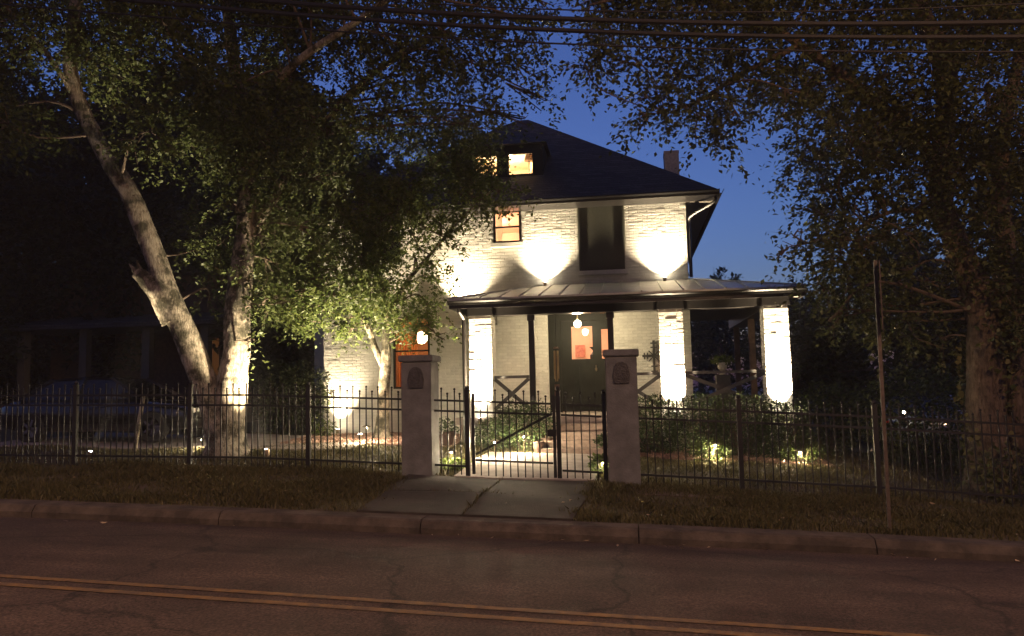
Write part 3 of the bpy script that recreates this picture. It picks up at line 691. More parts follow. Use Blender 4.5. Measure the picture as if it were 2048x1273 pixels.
rails(g2, gM+.055, gR-.04, (.16, .98, 1.14)); pickets(g2, gM+.015, gR, step=.11); post(g2, gR, h=1.30, w=.06)
def pillar(x0, x1, label, ztop=2.13, y0=11.80, dep=.5):
    z0 = zf((x0+x1)/2)
    t = thing('gate_pillar', ((x0+x1)/2, y0+dep/2, z0), label, 'pillar')
    MB().box(x0, x1, y0, y0+dep, z0-.2, ztop-.10).build('shaft', M_STUCCO, t, bevel=.012)
    MB().box(x0-.035, x1+.035, y0-.035, y0+dep+.035, ztop-.098, ztop).build('cap', M_STUCCO, t, bevel=.012)
    cx, cz = (x0+x1)/2+.0, ztop-.34; poly = []
    for a in np.linspace(0, math.pi, 9): poly.append((cx+.105*math.cos(a), cz+.05+.11*math.sin(a)))
    poly += [(cx-.125, cz-.03), (cx-.11, cz-.16), (cx+.11, cz-.16), (cx+.125, cz-.03)]
    pq = MB().prism(poly, 'y', y0-.028, y0-.002).build('plaque', M_PLAQ, t, bevel=.006)
    MB().prism([(cx+.07*math.cos(a), cz-.02+.085*math.sin(a)) for a in np.linspace(0, 2*math.pi, 14)[:-1]], 'y', y0-.04, y0-.0285).build('relief', M_PLAQ, pq, bevel=.005)
    return t
pillar(p1a, p1b, 'white gate pillar left of the gate, with dark plaque')
pillar(p2a, p2b, 'white gate pillar right of the gate, with dark plaque')
# ------------------------------------------------------------------ lamps
def uplight(name, loc, aim, power, label, spot=62, blend=.5, em=E_LENS, col=WARM, zbase=None, size=.03, group=None):
    loc = V3(loc); d = V3(aim)-loc; d /= np.linalg.norm(d)
    t = thing('uplight', (loc[0], loc[1], zbase if zbase is not None else loc[2]-.12), label, 'spotlight', group)
    MB().tube([loc-d*.12, loc-d*.10, loc-d*.01, loc-d*.0], [.022, .038, .045, .047], 12).build('housing', M_BRASS, t)
    MB().tube([loc+d*.001, loc+d*.006], .036, 12).build('lens', em, t)
    MB().tube([loc-d*.06, (loc[0], loc[1], (zbase if zbase is not None else loc[2]-.12)-.02)], .012, 6).build('stake', M_BRASS, t)
    lamp('beam', 'SPOT', loc+d*.03, power, col, t, target=loc+d, size=size, spot=spot, blend=blend)
    return t
def pathlight(px, py, Y, h, power, label, col=WARM, lean=0, on=True):
    q = P(px, py, Y); x, y = q[0], Y; z = gzs(x, y)
    t = thing('path_light', (x, y, z), label, 'lamp')
    MB().tube([(x, y, z-.05), (x+lean, y, z+h)], .011, 6).build('stem', M_BRASS, t)
    MB().lathe((x+lean, y, z+h), [(.085, -.012), (.088, 0), (.05, .022), (.012, .035)], 14).build('shade', M_BRASS, t)
    if on:
        MB().lathe((x+lean, y, z+h-.034), [(.014, 0), (.018, .012), (.014, .02)], 8).build('bulb', E_LENS, t)
        lamp('glow', 'POINT', (x+lean, y, z+h-.05), power, col, t, size=.015)
    return t
for px, pw, lb, xx in ((928, 150, 'left', -3.98), (1090, 130, 'middle', None), (1330, 155, 'right', None)):
    x = xx if xx else float(P(px, 575, 18.80)[0]); z = 3.45+.59*(18.80-16)/2.98 if xx is None else PE+.08
    yy = 18.80 if xx is None else 18.78; z = z if xx is None else 3.5
    uplight('uplight', (x, yy, z+.08), (x, yy+.22, z+1.08), pw, f'{lb} spotlight on the metal porch roof, lighting the upper wall', spot=116, blend=1, zbase=z)
    if xx: MB().bar((xx, 18.78, 3.49), (xx, 18.99, 3.49), .03, .03).build('bracket', M_BRASS, [o for o in bpy.data.objects if o.name.startswith('uplight')][-1])
q = P(668, 850, 18.5); uplight('uplight', (q[0], 18.74, gzs(q[0], 18.5)+.16), (q[0], 18.94, gzs(q[0], 18.5)+1.2), 120, 'spotlight at the foot of the left house wall', zbase=gzs(q[0], 18.5), spot=80, blend=1)
for cx, lb, pw in zip(CX, ('leftmost', 'middle', 'rightmost'), (800, 460, 850)):
    z = gzs(cx, 16.0); uplight('uplight', (cx, 16.20, 1.0), (cx, 16.42, 1.62), pw, f'spotlight at the foot of the {lb} white brick column', zbase=z, spot=62, blend=1)
q = P(532, 905, 13.1); uplight('uplight', (q[0], 13.1, gzs(q[0], 13.1)+.16), P(474, 690, 13.45), 520, 'spotlight at the right foot of the forked tree', size=.06, zbase=gzs(q[0], 13.1), spot=50, blend=1)
q = P(182, 900, 12.9); uplight('uplight', (q[0], 12.9, gzs(q[0], 12.9)+.12), P(322, 600, 13.3), 330, 'bright spotlight in the grass behind the left end of fence', zbase=gzs(q[0], 12.9), spot=25, blend=.9, em=E_COLD)
q = P(720, 862, 16.6); uplight('uplight', (q[0], 16.6, gzs(q[0], 16.6)+.16), P(700, 560, 16.8), 420, 'spotlight below the small tree by the left wall', zbase=gzs(q[0], 16.6), spot=80, blend=.8)
pathlight(733, 870, 15.9, .36, 85, 'small mushroom path light in the mulch left of the gate')
pathlight(1430, 880, 15.1, .34, 42, 'small path light in front of the hedge')
pathlight(1600, 885, 15.2, .26, 18, 'path light under the bush right of the hedge')
pathlight(1048, 870, 14.9, .36, 75, 'path light beside the steps, left of the walk')
pathlight(990, 890, 13.8, .34, 75, 'path light left of the walk, halfway to the steps')
pathlight(903, 930, 12.75, .30, 14, 'path light just behind the fence left of the gate')
pathlight(1207, 935, 12.9, .22, 12, 'low path light beside the right gate pillar')
pathlight(1748, 870, 14.6, .42, 0, 'unlit path light on the right of the lawn', on=False)
pathlight(404, 885, 14.6, .22, 30, 'low path light behind the forked tree, by the driveway')
q = P(1155, 648, 17.7); globe_lamp('porch_pendant', q, .085, 20, (1, .80, .48), E_GLOBE, 'glowing globe light hanging from porch ceiling', 'pendant light', z_top=3.389)
q = P(843, 676, 20.4); globe_lamp('table_lamp_globe', q, .16, 9, (1, .66, .36), E_BULB, 'bright round lamp behind the left ground-floor window', z_top=3.74)
globe_lamp('bedroom_lamp', (-3.85, 20.3, 5.6), .09, 34, (1, .84, .62), E_GLOBE, 'ceiling lamp in the lit upstairs room', z_top=5.94)
globe_lamp('attic_lamp', (-3.08, 20.3, 7.3), .07, 13, (1, .80, .52), E_GLOBE, 'ceiling lamp in the lit attic room', z_top=7.61)
globe_lamp('hall_lamp', (-1.85, 20.4, 3.2), .09, 16, (1, .84, .64), E_GLOBE, 'ceiling lamp in the hall behind the front door', z_top=3.59)
q = P(1058, 322, 20.1)
t = thing('attic_floor_lamp', (q[0], 20.1, 6.81), 'dark shaded floor lamp at the right of the attic window', 'lamp')
MB().tube([(q[0], 20.1, 6.81), (q[0], 20.1, q[2])], .012, 6).lathe((q[0], 20.1, 6.812), [(.08, 0), (.08, .02)], 12).build('stand', M_TRIM, t)
MB().lathe((q[0], 20.1, q[2]), [(.13, 0), (.09, .17)], 16).build('shade', M_WOOD, t)
def street_lamp(x, y, power, label, wide):
    z = zr(x)+.1; t = thing('street_lamp', (x, y, z), label, 'street lamp')
    MB().tube([(x, y, z-.2), (x, y, z+4), (x, y, z+8.2)], [.11, .09, .07], 10).build('pole', M_STEEL, t)
    MB().tube(spline([(x, y, z+8.1), (x, y+.8, z+8.6), (x, y+1.8, z+8.7)]), .035, 8).build('arm', M_STEEL, t)
    MB().lathe((x, y+2.0, z+8.6), [(.05, .16), (.17, .12), (.22, .02), (.2, -.02)], 14).build('head', M_STEEL, t)
    MB().lathe((x, y+2.0, z+8.5), [(.05, -.03), (.16, .03), (.18, .07)], 14).build('lens', E_SOD, t)
    if wide: lamp('glow', 'POINT', (x, y+2.0, z+8.4), power, (1, .54, .27), t, size=.4)
    else: lamp('glow', 'SPOT', (x, y+2.0, z+8.4), power, (1, .54, .27), t, target=(x, y+2.0, z), size=.4, spot=138, blend=.5)
street_lamp(5.2, -1.2, 380, 'street lamp across the road on the right', True); street_lamp(-8.5, -1.2, 330, 'street lamp across the road on the left', False)
# ------------------------------------------------------------------ trees
def leaves(name, centers, dirs, L, m, parent, spread=1., wr=.58):
    n = len(centers); nrm = rng.normal(size=(n, 3)); nrm[:, 2] = np.abs(nrm[:, 2])+.5; nrm /= np.linalg.norm(nrm, axis=1)[:, None]
    a = dirs + rng.normal(size=(n, 3))*.6; a[:, 2] -= .25; a -= nrm*(a*nrm).sum(1)[:, None]; a /= np.linalg.norm(a, axis=1)[:, None]
    b_ = np.cross(nrm, a); l = L*rng.uniform(.6, 1.3, (n, 1)); wd = l*wr*.5
    fold = nrm*l*.10
    v = np.stack([centers, centers+a*l*.5+b_*wd+fold, centers+a*l, centers+a*l*.5-b_*wd+fold], 1).reshape(-1, 3)
    return npmesh(name, v, np.arange(n*4).reshape(-1, 4), m, parent)
def spray(blobs, per, L, droop=.5, tw=.45, nl=15):
    """leafy twigs filling uneven blobs: (centre, radius) -> leaf points, directions, twig segments"""
    C, D, T = [], [], []
    for c, R, *k in blobs:
        kk = k[0] if k else 1.; n = max(2, int(per*kk*R*R))
        d = rng.normal(size=(n, 3)); d /= np.linalg.norm(d, axis=1)[:, None]
        rad = R*rng.random(n)**.45; st = c + d*rad[:, None]*np.array([1, 1, .8])
        dr_ = d + rng.normal(size=(n, 3))*.5; dr_[:, 2] -= droop; dr_ /= np.linalg.norm(dr_, axis=1)[:, None]
        tl = tw*rng.uniform(.5, 1.3, n)
        for s, q, l in zip(st, dr_, tl): T.append((s, s+q*l))
        s = np.linspace(.05, 1, nl); p = st[:, None, :] + dr_[:, None, :]*(tl[:, None]*s[None, :])[:, :, None]
        p[:, :, 2] -= (s**2)[None, :]*tl[:, None]*.25
        p = p + rng.normal(size=p.shape)*L*.38
        C.append(p.reshape(-1, 3)); D.append(np.repeat(dr_, nl, 0))
    return np.concatenate(C), np.concatenate(D), T
def twigs(mb, T, r=.006, keep=.6):
    for a, b_ in T:
        if random.random() < keep:
            d = b_-a; x = np.cross(d, (0, 0, 1)); x = x/(np.linalg.norm(x)+1e-6)*r; y = V3((0, 0, r))
            mb.add([a+x, a-x*.5+y, a-x*.5-y, b_], [(0, 1, 3), (1, 2, 3), (2, 0, 3)])
def tree(name, base, label, limbs, blobs, per, L, lm, bark, droop=.5, tw=.45, links=None, wob=.075, sides=22):
    t = thing(name, base, label, 'tree'); mb = MB(); nodes = []
    for pts, r0, r1 in limbs:
        ns = 14 if r0 > .08 else 8; sp_ = spline(pts, ns); m = len(sp_); rad = [r0+(r1-r0)*(i/(m-1))**.8 for i in range(m)]
        if not nodes: rad = [r*(1+.45*math.exp(-max(0, q[2]-base[2])/.22)) for r, q in zip(rad, sp_)]
        mb.tube(sp_, rad, sides if r0 > .08 else 7, wob)
        nodes += [(q, r) for q, r in zip(sp_[m//4:], rad[m//4:])]
    mb.build('trunk', bark, t, smooth=True)
    bb = MB(); N = np.array([q for q, r in nodes]); RR = [r for q, r in nodes]
    for c, R, *k in blobs:
        d = np.linalg.norm(N-c, axis=1) + np.maximum(0, N[:, 2]-c[2])*1.2; i = int(np.argmin(d)); a = N[i]; r = min(RR[i]*.5, .012+.010*np.linalg.norm(c-a))
        mid = (a+c)/2 + rng.normal(size=3)*.12*np.linalg.norm(c-a) + V3((0, 0, .10*np.linalg.norm(c-a)))
        bb.tube(spline([a, mid, c], 4), list(np.linspace(r, .012, 9)), 6)
        for _ in range(4):
            e = c + rng.normal(size=3)*R*.6; bb.tube([mid*.3+c*.7, (c+e)/2+rng.normal(size=3)*.05, e], [.014, .009, .005], 4, cap=False)
    C, D, T = spray(blobs, per, L, droop, tw)
    twigs(bb, T, .005 if L < .12 else .01)
    bb.build('branches', M_TWIG, t)
    leaves('crown', C, D, L, lm, t)
    return t
def B(l):
    """list of (px, py, Y, R[, density]) -> blobs"""
    return [(P(a, b_, y), R, *k) for a, b_, y, R, *k in l]
def fill(x0, x1, y0, y1, step, Y, dY, R, keep, hole=(), dens=1.):
    out = []; yy = y0
    while yy <= y1:
        xx = x0
        while xx <= x1:
            px, py = xx+random.uniform(-.45, .45)*step, yy+random.uniform(-.45, .45)*step
            if random.random() < keep and not any(((px-h[0])/h[2])**2+((py-h[1])/h[3])**2 < 1 for h in hole):
                out.append((P(px, py, Y+random.uniform(-dY, dY)), R*random.uniform(.7, 1.25), dens))
            xx += step
        yy += step
    return out
# --- forked tree on the left
Yt = 13.5
limbs = [([P(452, 985, Yt), P(452, 905, Yt), P(455, 840, Yt), P(466, 760, Yt), P(474, 690, Yt), P(476, 600, Yt), P(488, 500, Yt+.2), P(494, 400, Yt+.3), P(484, 280, Yt+.4), P(470, 150, Yt+.5), P(455, -60, Yt+.6), P(470, -420, Yt+.8)], .36, .09),
         ([P(448, 900, Yt), P(428, 820, Yt-.05), P(392, 720, Yt-.15), P(345, 610, Yt-.3), P(305, 500, Yt-.4), P(262, 395, Yt-.5), P(205, 300, Yt-.6), P(165, 220, Yt-.7), P(140, 130, Yt-.8), P(150, -40, Yt-1), P(120, -350, Yt-1.2)], .27, .09),
         ([P(350, 640, Yt-.22), P(318, 590, Yt-.38), P(292, 560, Yt-.46), P(272, 546, Yt-.52)], .25, .10),
         ([P(275, 548, Yt-.50), P(258, 528, Yt-.56)], .07, .012), ([P(280, 540, Yt-.48), P(272, 520, Yt-.52)], .05, .01),
         ([P(476, 560, Yt), P(520, 440, Yt+.6), P(610, 300, Yt+1.0), P(720, 170, Yt+1.2), P(880, 60, Yt+1.0), P(1010, -30, Yt+.6)], .13, .03),
         ([P(482, 240, Yt+.4), P(600, 120, Yt-.4), P(760, 10, Yt-1.2), P(900, -120, Yt-1.6)], .10, .03),
         ([P(160, 210, Yt-.7), P(80, 90, Yt-1.2), P(-60, -60, Yt-1.6)], .06, .02),
         ([P(480, 300, Yt+.4), P(400, 160, Yt+1.4), P(300, 60, Yt+2)], .09, .03)]
holes = [(200, 285, 50, 70), (160, 190, 40, 70), (85, 185, 45, 45), (255, 90, 50, 55), (245, 195, 45, 60), (320, 195, 55, 50), (290, 130, 40, 30)]
bl = fill(-60, 640, -60, 300, 62, Yt-.3, 1.6, .62, .80, holes)
bl += fill(640, 1050, -60, 110, 58, Yt+.4, 1.2, .52, .8, [(1150, 80, 60, 40)], .8) + fill(660, 990, 110, 250, 56, Yt+.9, .8, .48, .85, [(740, 130, 30, 40)], .8)
bl += B([(1060, 150, Yt+1, .32, .7), (1085, 195, Yt+1, .22, .7), (1040, 95, Yt+1, .35, .7), (1000, 225, Yt+1, .32, .6), (930, 250, Yt+1, .35, .6), (1090, 15, Yt, .3, .7), (1050, 235, Yt+1, .2, .6)])
bl += fill(400, 640, 300, 480, 58, Yt+.9, .5, .45, .75, [(330, 400, 75, 200)])
bl += B([(445, 560, Yt+.6, .28), (420, 600, Yt+.6, .24), (540, 520, Yt+.8, .38), (560, 440, Yt+1, .4), (530, 610, Yt+.6, .3)])
bl += B([(500, 350, Yt-.25, .26), (470, 420, Yt-.2, .2), (520, 470, Yt-.1, .24), (480, 520, Yt-.25, .13), (455, 330, Yt-.2, .3), (500, 270, Yt-.2, .3), (505, 610, Yt-.35, .12, 2), (500, 560, Yt-.3, .14, 2), (495, 680, Yt-.4, .09, 2)])
bl += [(V3((rng.uniform(-13, -2), rng.uniform(10.5, 17.5), rng.uniform(9.5, 14))), .95, .55) for _ in range(70)]
T1 = tree('forked_tree', P(452, 930, Yt)*[1, 1, 0]+[0, 0, gzs(P(452, 930, Yt)[0], Yt)], 'large forked tree left of the gate, its pale trunks lit by spotlights', limbs, bl, 210, .092, L_OAK, M_BARK, .5)
# --- small tree in front of the house
Ys = 17.3
limbs = [([P(766, 900, Ys), P(765, 850, Ys), P(768, 780, Ys), P(772, 710, Ys), P(774, 650, Ys), P(770, 590, Ys), P(740, 500, Ys), P(720, 400, Ys-.3), P(700, 300, Ys-.4)], .17, .04),
         ([P(768, 735, Ys), P(750, 695, Ys), P(738, 660, Ys-.1), P(700, 580, Ys-.4), P(640, 500, Ys-.7), P(590, 420, Ys-.9)], .09, .03),
         ([P(773, 640, Ys), P(810, 570, Ys-.2), P(860, 510, Ys-.5), P(920, 440, Ys-.7), P(985, 380, Ys-.9)], .07, .02),
         ([P(745, 520, Ys), P(800, 420, Ys-.3), P(860, 340, Ys-.3), P(900, 300, Ys-.4)], .06, .02)]
bl = fill(560, 850, 395, 635, 44, Ys-.7, .8, .46, .95, [(760, 690, 90, 60)]) + fill(600, 960, 260, 420, 50, Ys-.5, .7, .46, .85)
bl += B([(880, 560, Ys-.8, .32), (860, 610, Ys-.8, .3), (890, 480, Ys-.8, .34), (870, 440, Ys-.8, .3), (1000, 390, Ys-1, .3), (1040, 382, Ys-1, .22), (960, 400, Ys-1, .34),
         (990, 350, Ys-1, .26), (930, 380, Ys-.9, .4), (560, 600, Ys-.8, .35), (570, 560, Ys-.8, .35), (640, 620, Ys-.6, .35), (690, 640, Ys-.4, .3), (870, 655, Ys-.8, .16), (885, 680, Ys-.8, .12), (980, 300, Ys-1, .3),
         (930, 300, Ys-1, .36), (830, 640, Ys-.6, .25), (620, 560, Ys-.8, .45), (700, 660, Ys-.3, .25), (600, 640, Ys-.8, .25), (935, 440, Ys-.9, .22)])
tree('small_tree', (P(766, 850, Ys)[0], Ys, gzs(P(766, 850, Ys)[0], Ys)), 'small lit tree in front of the left house wall', limbs, bl, 220, .09, L_MYR, M_BARK, .45, .38)
# --- big tree on the right
Yr = 13.2
limbs = [([P(1985, 1010, Yr), P(1980, 930, Yr), P(1975, 850, Yr), P(1972, 760, Yr), P(1968, 680, Yr), P(1960, 610, Yr), P(1930, 530, Yr+.1), P(1905, 470, Yr+.2), P(1880, 380, Yr+.3), P(1890, 250, Yr+.3), P(1880, 120, Yr+.2), P(1830, -40, Yr), P(1800, -400, Yr)], .34, .10),
         ([P(1972, 720, Yr), P(1995, 620, Yr+.1), P(2010, 500, Yr+.3), P(2000, 380, Yr+.5), P(2010, 250, Yr+.5), P(2045, 80, Yr+.6), P(2080, -150, Yr+.6)], .20, .07),
         ([P(2036, 960, Yr-.1), P(2034, 850, Yr-.1), P(2032, 760, Yr-.1), P(2032, 680, Yr), P(2050, 560, Yr)], .16, .10),
         ([P(1885, 330, Yr+.3), P(1760, 210, Yr-.2), P(1600, 90, Yr-.8), P(1480, 20, Yr-1), P(1330, -20, Yr-1.2), P(1180, 10, Yr-1.2)], .11, .02),
         ([P(1600, 90, Yr-.8), P(1480, 150, Yr-.8), P(1400, 200, Yr-.8), P(1330, 230, Yr-.9)], .05, .015),
         ([P(1890, 260, Yr+.3), P(1900, 120, Yr+.2), P(1840, 20, Yr), P(1700, -120, Yr-.4)], .12, .04),
         ([P(1900, 450, Yr+.2), P(1800, 420, Yr-.1), P(1690, 470, Yr-.2), P(1600, 490, Yr-.3)], .05, .015)]
bl = fill(1225, 1560, -60, 85, 56, Yr-.9, 1.0, .42, .85, (), 1.2) + fill(1590, 2110, -60, 300, 60, Yr, 1.5, .48, .85, [(1640, 30, 30, 25), (1700, 110, 25, 40)], .9)
bl += fill(1690, 2100, 300, 500, 58, Yr+.2, 1.0, .44, .85, [(1890, 500, 45, 70)], .85)
bl += B([(1170, 130, Yr-1, .25, .8), (1175, 70, Yr-1, .26, .8), (1215, 110, Yr-1, .3), (1270, 115, Yr-1, .26), (1330, 120, Yr-1, .36), (1290, 190, Yr-.9, .28), (1280, 230, Yr-.9, .24, .8), (1340, 200, Yr-.9, .38), (1400, 170, Yr-.9, .45), (1400, 240, Yr-.9, .36),
         (1440, 270, Yr-.9, .22), (1470, 200, Yr-.9, .42), (1480, 235, Yr-.9, .2), (1450, 110, Yr-.9, .42), (1530, 140, Yr-.8, .36), (1580, 190, Yr-.4, .3), (1630, 250, Yr, .3), (1610, 160, Yr, .38), (1640, 300, Yr, .28), (1640, 365, Yr, .22, .8), (1665, 400, Yr, .34),
         (1625, 420, Yr, .18, .8), (1585, 470, Yr-.2, .18, .8), (1565, 505, Yr-.2, .12, .8), (1600, 490, Yr-.2, .18, .8), (1640, 470, Yr-.2, .26), (1670, 530, Yr-.1, .3), (1700, 560, Yr, .38), (1650, 590, Yr-.1, .26), (1690, 620, Yr, .28), (1660, 640, Yr, .18),
         (1750, 600, Yr, .36), (1800, 550, Yr, .4), (1730, 500, Yr, .4), (1790, 640, Yr+.2, .36), (1850, 620, Yr+.2, .36), (1850, 560, Yr+.2, .3), (2030, 560, Yr-.4, .4), (1990, 480, Yr-.4, .4), (2040, 640, Yr-.5, .25), (1880, 680, Yr+.3, .3)])
bl += [(V3((rng.uniform(1, 12), rng.uniform(9.5, 17.5), rng.uniform(9.5, 14))), .95, .55) for _ in range(75)]
bs = (P(1980, 930, Yr)[0], Yr, gzs(P(1980, 930, Yr)[0], Yr))
T3 = tree('ivy_tree', bs, 'big ivy-covered tree at the right edge with drooping branches', limbs, bl, 210, .092, L_ELM, M_BARK2, .6, .5)
# ivy on its trunk and at its foot
ic = []
for pts, r0, r1 in (limbs[0], limbs[2], limbs[1]):
    sp_ = spline(pts[:9], 30)
    for q in sp_:
        for _ in range(9):
            a = random.uniform(0, 6.28); 
            if math.sin(a*2+q[2]*1.7)+random.uniform(-.7, .7) > .15: ic.append(q+V3((math.cos(a)*(r0*.95+.05), math.sin(a)*(r0*.95+.05), random.uniform(-.05, .05))))
ic = np.array(ic); leaves('ivy', ic, np.tile(V3((0, 0, -1)), (len(ic), 1)), .10, L_IVY, T3, wr=.8)
# --- dark background trees
def bgtree(x, y, h, r, label, group, n=26, L=.24, z0=None, name='background_tree'):
    z = gzs(x, y); limbs = [([V3((x, y, z-.3)), V3((x+.1, y, z+h*.3)), V3((x-.15, y+.1, z+h*.6)), V3((x, y, z+h*.9))], .22, .05)]
    bl = []
    for i in range(n):
        t = random.random(); zz = z+h*(.18+.80*t); rr = r*math.sin(math.pi*min(1, .25+.72*t))**.7; a = random.uniform(0, 6.28); q = rr*random.random()**.5
        bl.append((V3((x+q*math.cos(a), y+q*math.sin(a), zz)), r*.36*random.uniform(.7, 1.2)))
    t = tree(name, (x, y, z), label, limbs, bl, 40, L*1.2, L_DARK, M_BARK2, .3, .8, sides=8); t['group'] = group
g_ = 'dark trees behind the left driveway'; lb = 'dark tree in the black wood behind the parked car'
for x, y, h, r in ((-22, 22, 12, 3.4), (-18.5, 27, 13, 3.6), (-15.5, 31, 13, 3.6), (-12.5, 27, 12.5, 3.0), (-10.8, 24.5, 9, 2.0), (-25, 30, 14, 4), (-20, 34, 14, 4), (-13, 36, 13, 4), (-28, 24, 13, 4), (-32, 34, 12, 4), (-26, 40, 13, 4.5), (-17, 42, 12, 4)): bgtree(x, y, h, r, lb, g_)
g_ = 'dark trees behind the right of the yard'; lb = 'low dark tree beyond the right end of the lawn'
for x, y, h, r in ((5.6, 23.5, 4.0, 1.5), (8.2, 25, 5.2, 2.0), (11, 24, 6.5, 2.4), (13.5, 28, 9, 3), (9.6, 31, 7, 2.6), (16, 24, 9, 3), (6.2, 33, 5.5, 2.4)): bgtree(x, y, h, r, lb, g_, n=20, L=.19)
for x, y, h, r in ((-27, 31, 4.2, 2.6), (-23.5, 33, 4.2, 2.6), (-31, 34, 4.4, 2.8), (-20, 36, 4.5, 2.6), (-35, 36, 5, 3)): bgtree(x, y, h, r, 'low dark bush under the trees behind the neighbouring house', 'dark bushes at far left', n=20, L=.2, name='background_bush')
bgtree(P(1438, 600, 50)[0], 50, P(1438, 533, 50)[2]-gzs(7, 50)-.4, 1.5, 'distant rounded tree showing above the right end of porch roof', 'far trees', n=26, L=.3)
bgtree(P(1392, 600, 52)[0], 52, P(1392, 552, 52)[2]-gzs(5, 52)-.4, 1.5, 'far tree just right of the upper house wall', 'far trees', n=22, L=.3)
# ------------------------------------------------------------------ shrubs and pots
def shrub(name, c, rx, ry, h, n, L, lm, label, cat='shrub', square=False, group=None):
    z = gzs(c[0], c[1]); t = thing(name, (c[0], c[1], z), label, cat, group)
    u = rng.normal(size=(n, 3)); u /= np.linalg.norm(u, axis=1)[:, None]; rad = rng.random(n)**.28
    if square: u = u/np.max(np.abs(u), axis=1)[:, None]*.5 + u*.45
    bump = 1+.10*np.sin(u[:, 0]*9+c[0])*np.sin(u[:, 2]*8)+.08*np.sin(u[:, 1]*13)
    p = u*(rad*bump)[:, None]*np.array([rx, ry, h/2]); p[:, 2] = np.maximum(p[:, 2], -h*.47); p += np.array([c[0], c[1], z+h/2])
    k = MB()
    for _ in range(9):
        a = random.uniform(0, 6.28); e = V3((c[0]+rx*.6*math.cos(a), c[1]+ry*.6*math.sin(a), z+h*random.uniform(.5, .9)))
        k.tube([V3((c[0]+rx*.2*math.cos(a), c[1], z-.03)), (V3((c[0], c[1], z))+e)/2+V3((0, 0, .05)), e], [.015, .01, .005], 5, cap=False)
    k.build('stems', M_TWIG, t); leaves('foliage', p, u, L, lm, t, wr=.6); return t
for i, (px, w_, h_, pos) in enumerate(((1305, .55, 1.16, 'beside the right gate pillar'), (1395, .6, 1.2, 'in front of the middle column'), (1480, .62, 1.24, 'between the middle and rightmost columns'), (1560, .55, 1.18, 'in front of the rightmost column'))):
    x = float(P(px, 830, 15.75)[0]); shrub('hedge_bush', (x, 15.72), w_, .34, h_, 5200, .05, L_HEDGE, f'clipped dark hedge bush {pos}', 'hedge', True, 'hedge along the porch')
for px, py, Y, rx, h_, lb in ((1420, 870, 15.25, .36, .42, 'small lit shrub behind the path light before the hedge'), (1600, 860, 15.4, .42, .50, 'lit low bush at the right end of the hedge')):
    x = float(P(px, py, Y)[0]); shrub('shrub', (x, Y), rx, .25, h_, 900, .06, L_OAK, lb)
x = float(P(1660, 830, 17)[0]); shrub('shrub', (x, 17.2), .75, .6, 1.5, 2600, .085, L_OAK, 'loose dark shrub right of the porch')
x = float(P(1045, 825, 15.3)[0]); shrub('shrub', (x, 15.5), .62, .45, .95, 4200, .05, L_HEDGE, 'round dark shrub left of the porch steps')
x = float(P(985, 850, 15.2)[0]); shrub('shrub', (x, 15.4), .4, .35, .62, 2200, .05, L_HEDGE, 'low dark shrub left of the round shrub by steps')
x = float(P(1860, 830, 16)[0]); shrub('shrub', (x, 16.2), 1.3, .9, 1.9, 5200, .09, L_OAK, 'wide dark shrub left of the ivy-covered trunk')
x = float(P(655, 860, 17.8)[0]); shrub('shrub', (x, 17.6), .3, .25, .45, 350, .07, L_MYR, 'small plant at the foot of left wall spotlight')
x = float(P(560, 830, 18)[0]); shrub('shrub', (x, 18.6), 1.0, .8, 1.8, 4200, .09, L_DARK, 'dark shrub between forked tree and house corner')
x = float(P(2010, 960, 12.5)[0]); shrub('shrub', (x, 12.45), .35, .2, .8, 420, .09, L_IVY, 'ivy clump at the foot of the right tree')
x = float(P(905, 932, 12.7)[0]); shrub('grass_tuft', (x, 12.8), .28, .2, .16, 500, .07, L_MYR, 'bright lit tuft of plants behind fence left of gate', 'plant')
x = float(P(1200, 935, 12.9)[0]); shrub('grass_tuft', (x, 12.95), .16, .16, .30, 380, .07, L_MYR, 'bright lit tuft of plants beside the right gate pillar', 'plant')
def pot(px, py, Y, r, h, label, z=None, leafy=True):
    x = float(P(px, py, Y)[0]); z = gzs(x, Y) if z is None else z
    t = thing('flower_pot', (x, Y, z), label, 'pot')
    MB().lathe((x, Y, z), [(r*.65, 0), (r*.95, h*.85), (r*1.08, h*.87), (r*1.08, h), (r*.9, h), (r*.88, h*.9)], 16).build('pot', M_POT, t, smooth=False)
    if leafy:
        n = 220; u = rng.normal(size=(n, 3)); u /= np.linalg.norm(u, axis=1)[:, None]; u[:, 2] = abs(u[:, 2]); p = u*rng.random((n, 1))**.4*np.array([r*1.5, r*1.5, h*.9])+np.array([x, Y, z+h])
        leaves('plant', p, u, .07, L_HEDGE, t)['kind'] = 'stuff'
pot(893, 860, 15.9, .17, .30, 'dark flower pot in the bed left of the gate'); pot(1076, 862, 15.1, .11, .22, 'small dark pot at the left of the lowest step', leafy=False)
pot(1092, 855, 15.5, .12, .24, 'small dark pot on the left of the steps', .585 if False else None, False); pot(1207, 852, 15.0, .11, .22, 'small dark pot at the right of the steps', leafy=True)
# urn on plinth
q = P(1445, 745, 17.15); x, y = q[0], 17.15; zt = P(1445, 748, 17.15)[2]
t = thing('urn', (x, y, FZ), 'pale stone urn with a plant on a plinth on the porch', 'urn')
MB().box(x-.14, x+.14, y-.14, y+.14, FZ, zt-.02).build('plinth', M_RAIL, t, bevel=.01)
MB().lathe((x, y, zt-.02), [(.07, 0), (.07, .02), (.03, .05), (.035, .08), (.09, .13), (.10, .20), (.12, .235), (.12, .25), (.09, .245)], 16).build('bowl', M_URN, t)
n = 200; u = rng.normal(size=(n, 3)); u /= np.linalg.norm(u, axis=1)[:, None]; u[:, 2] = abs(u[:, 2])
leaves('plant', u*rng.random((n, 1))**.4*np.array([.24, .2, .16])+np.array([x, y, zt+.22]), u, .07, L_MYR, t)['kind'] = 'stuff'
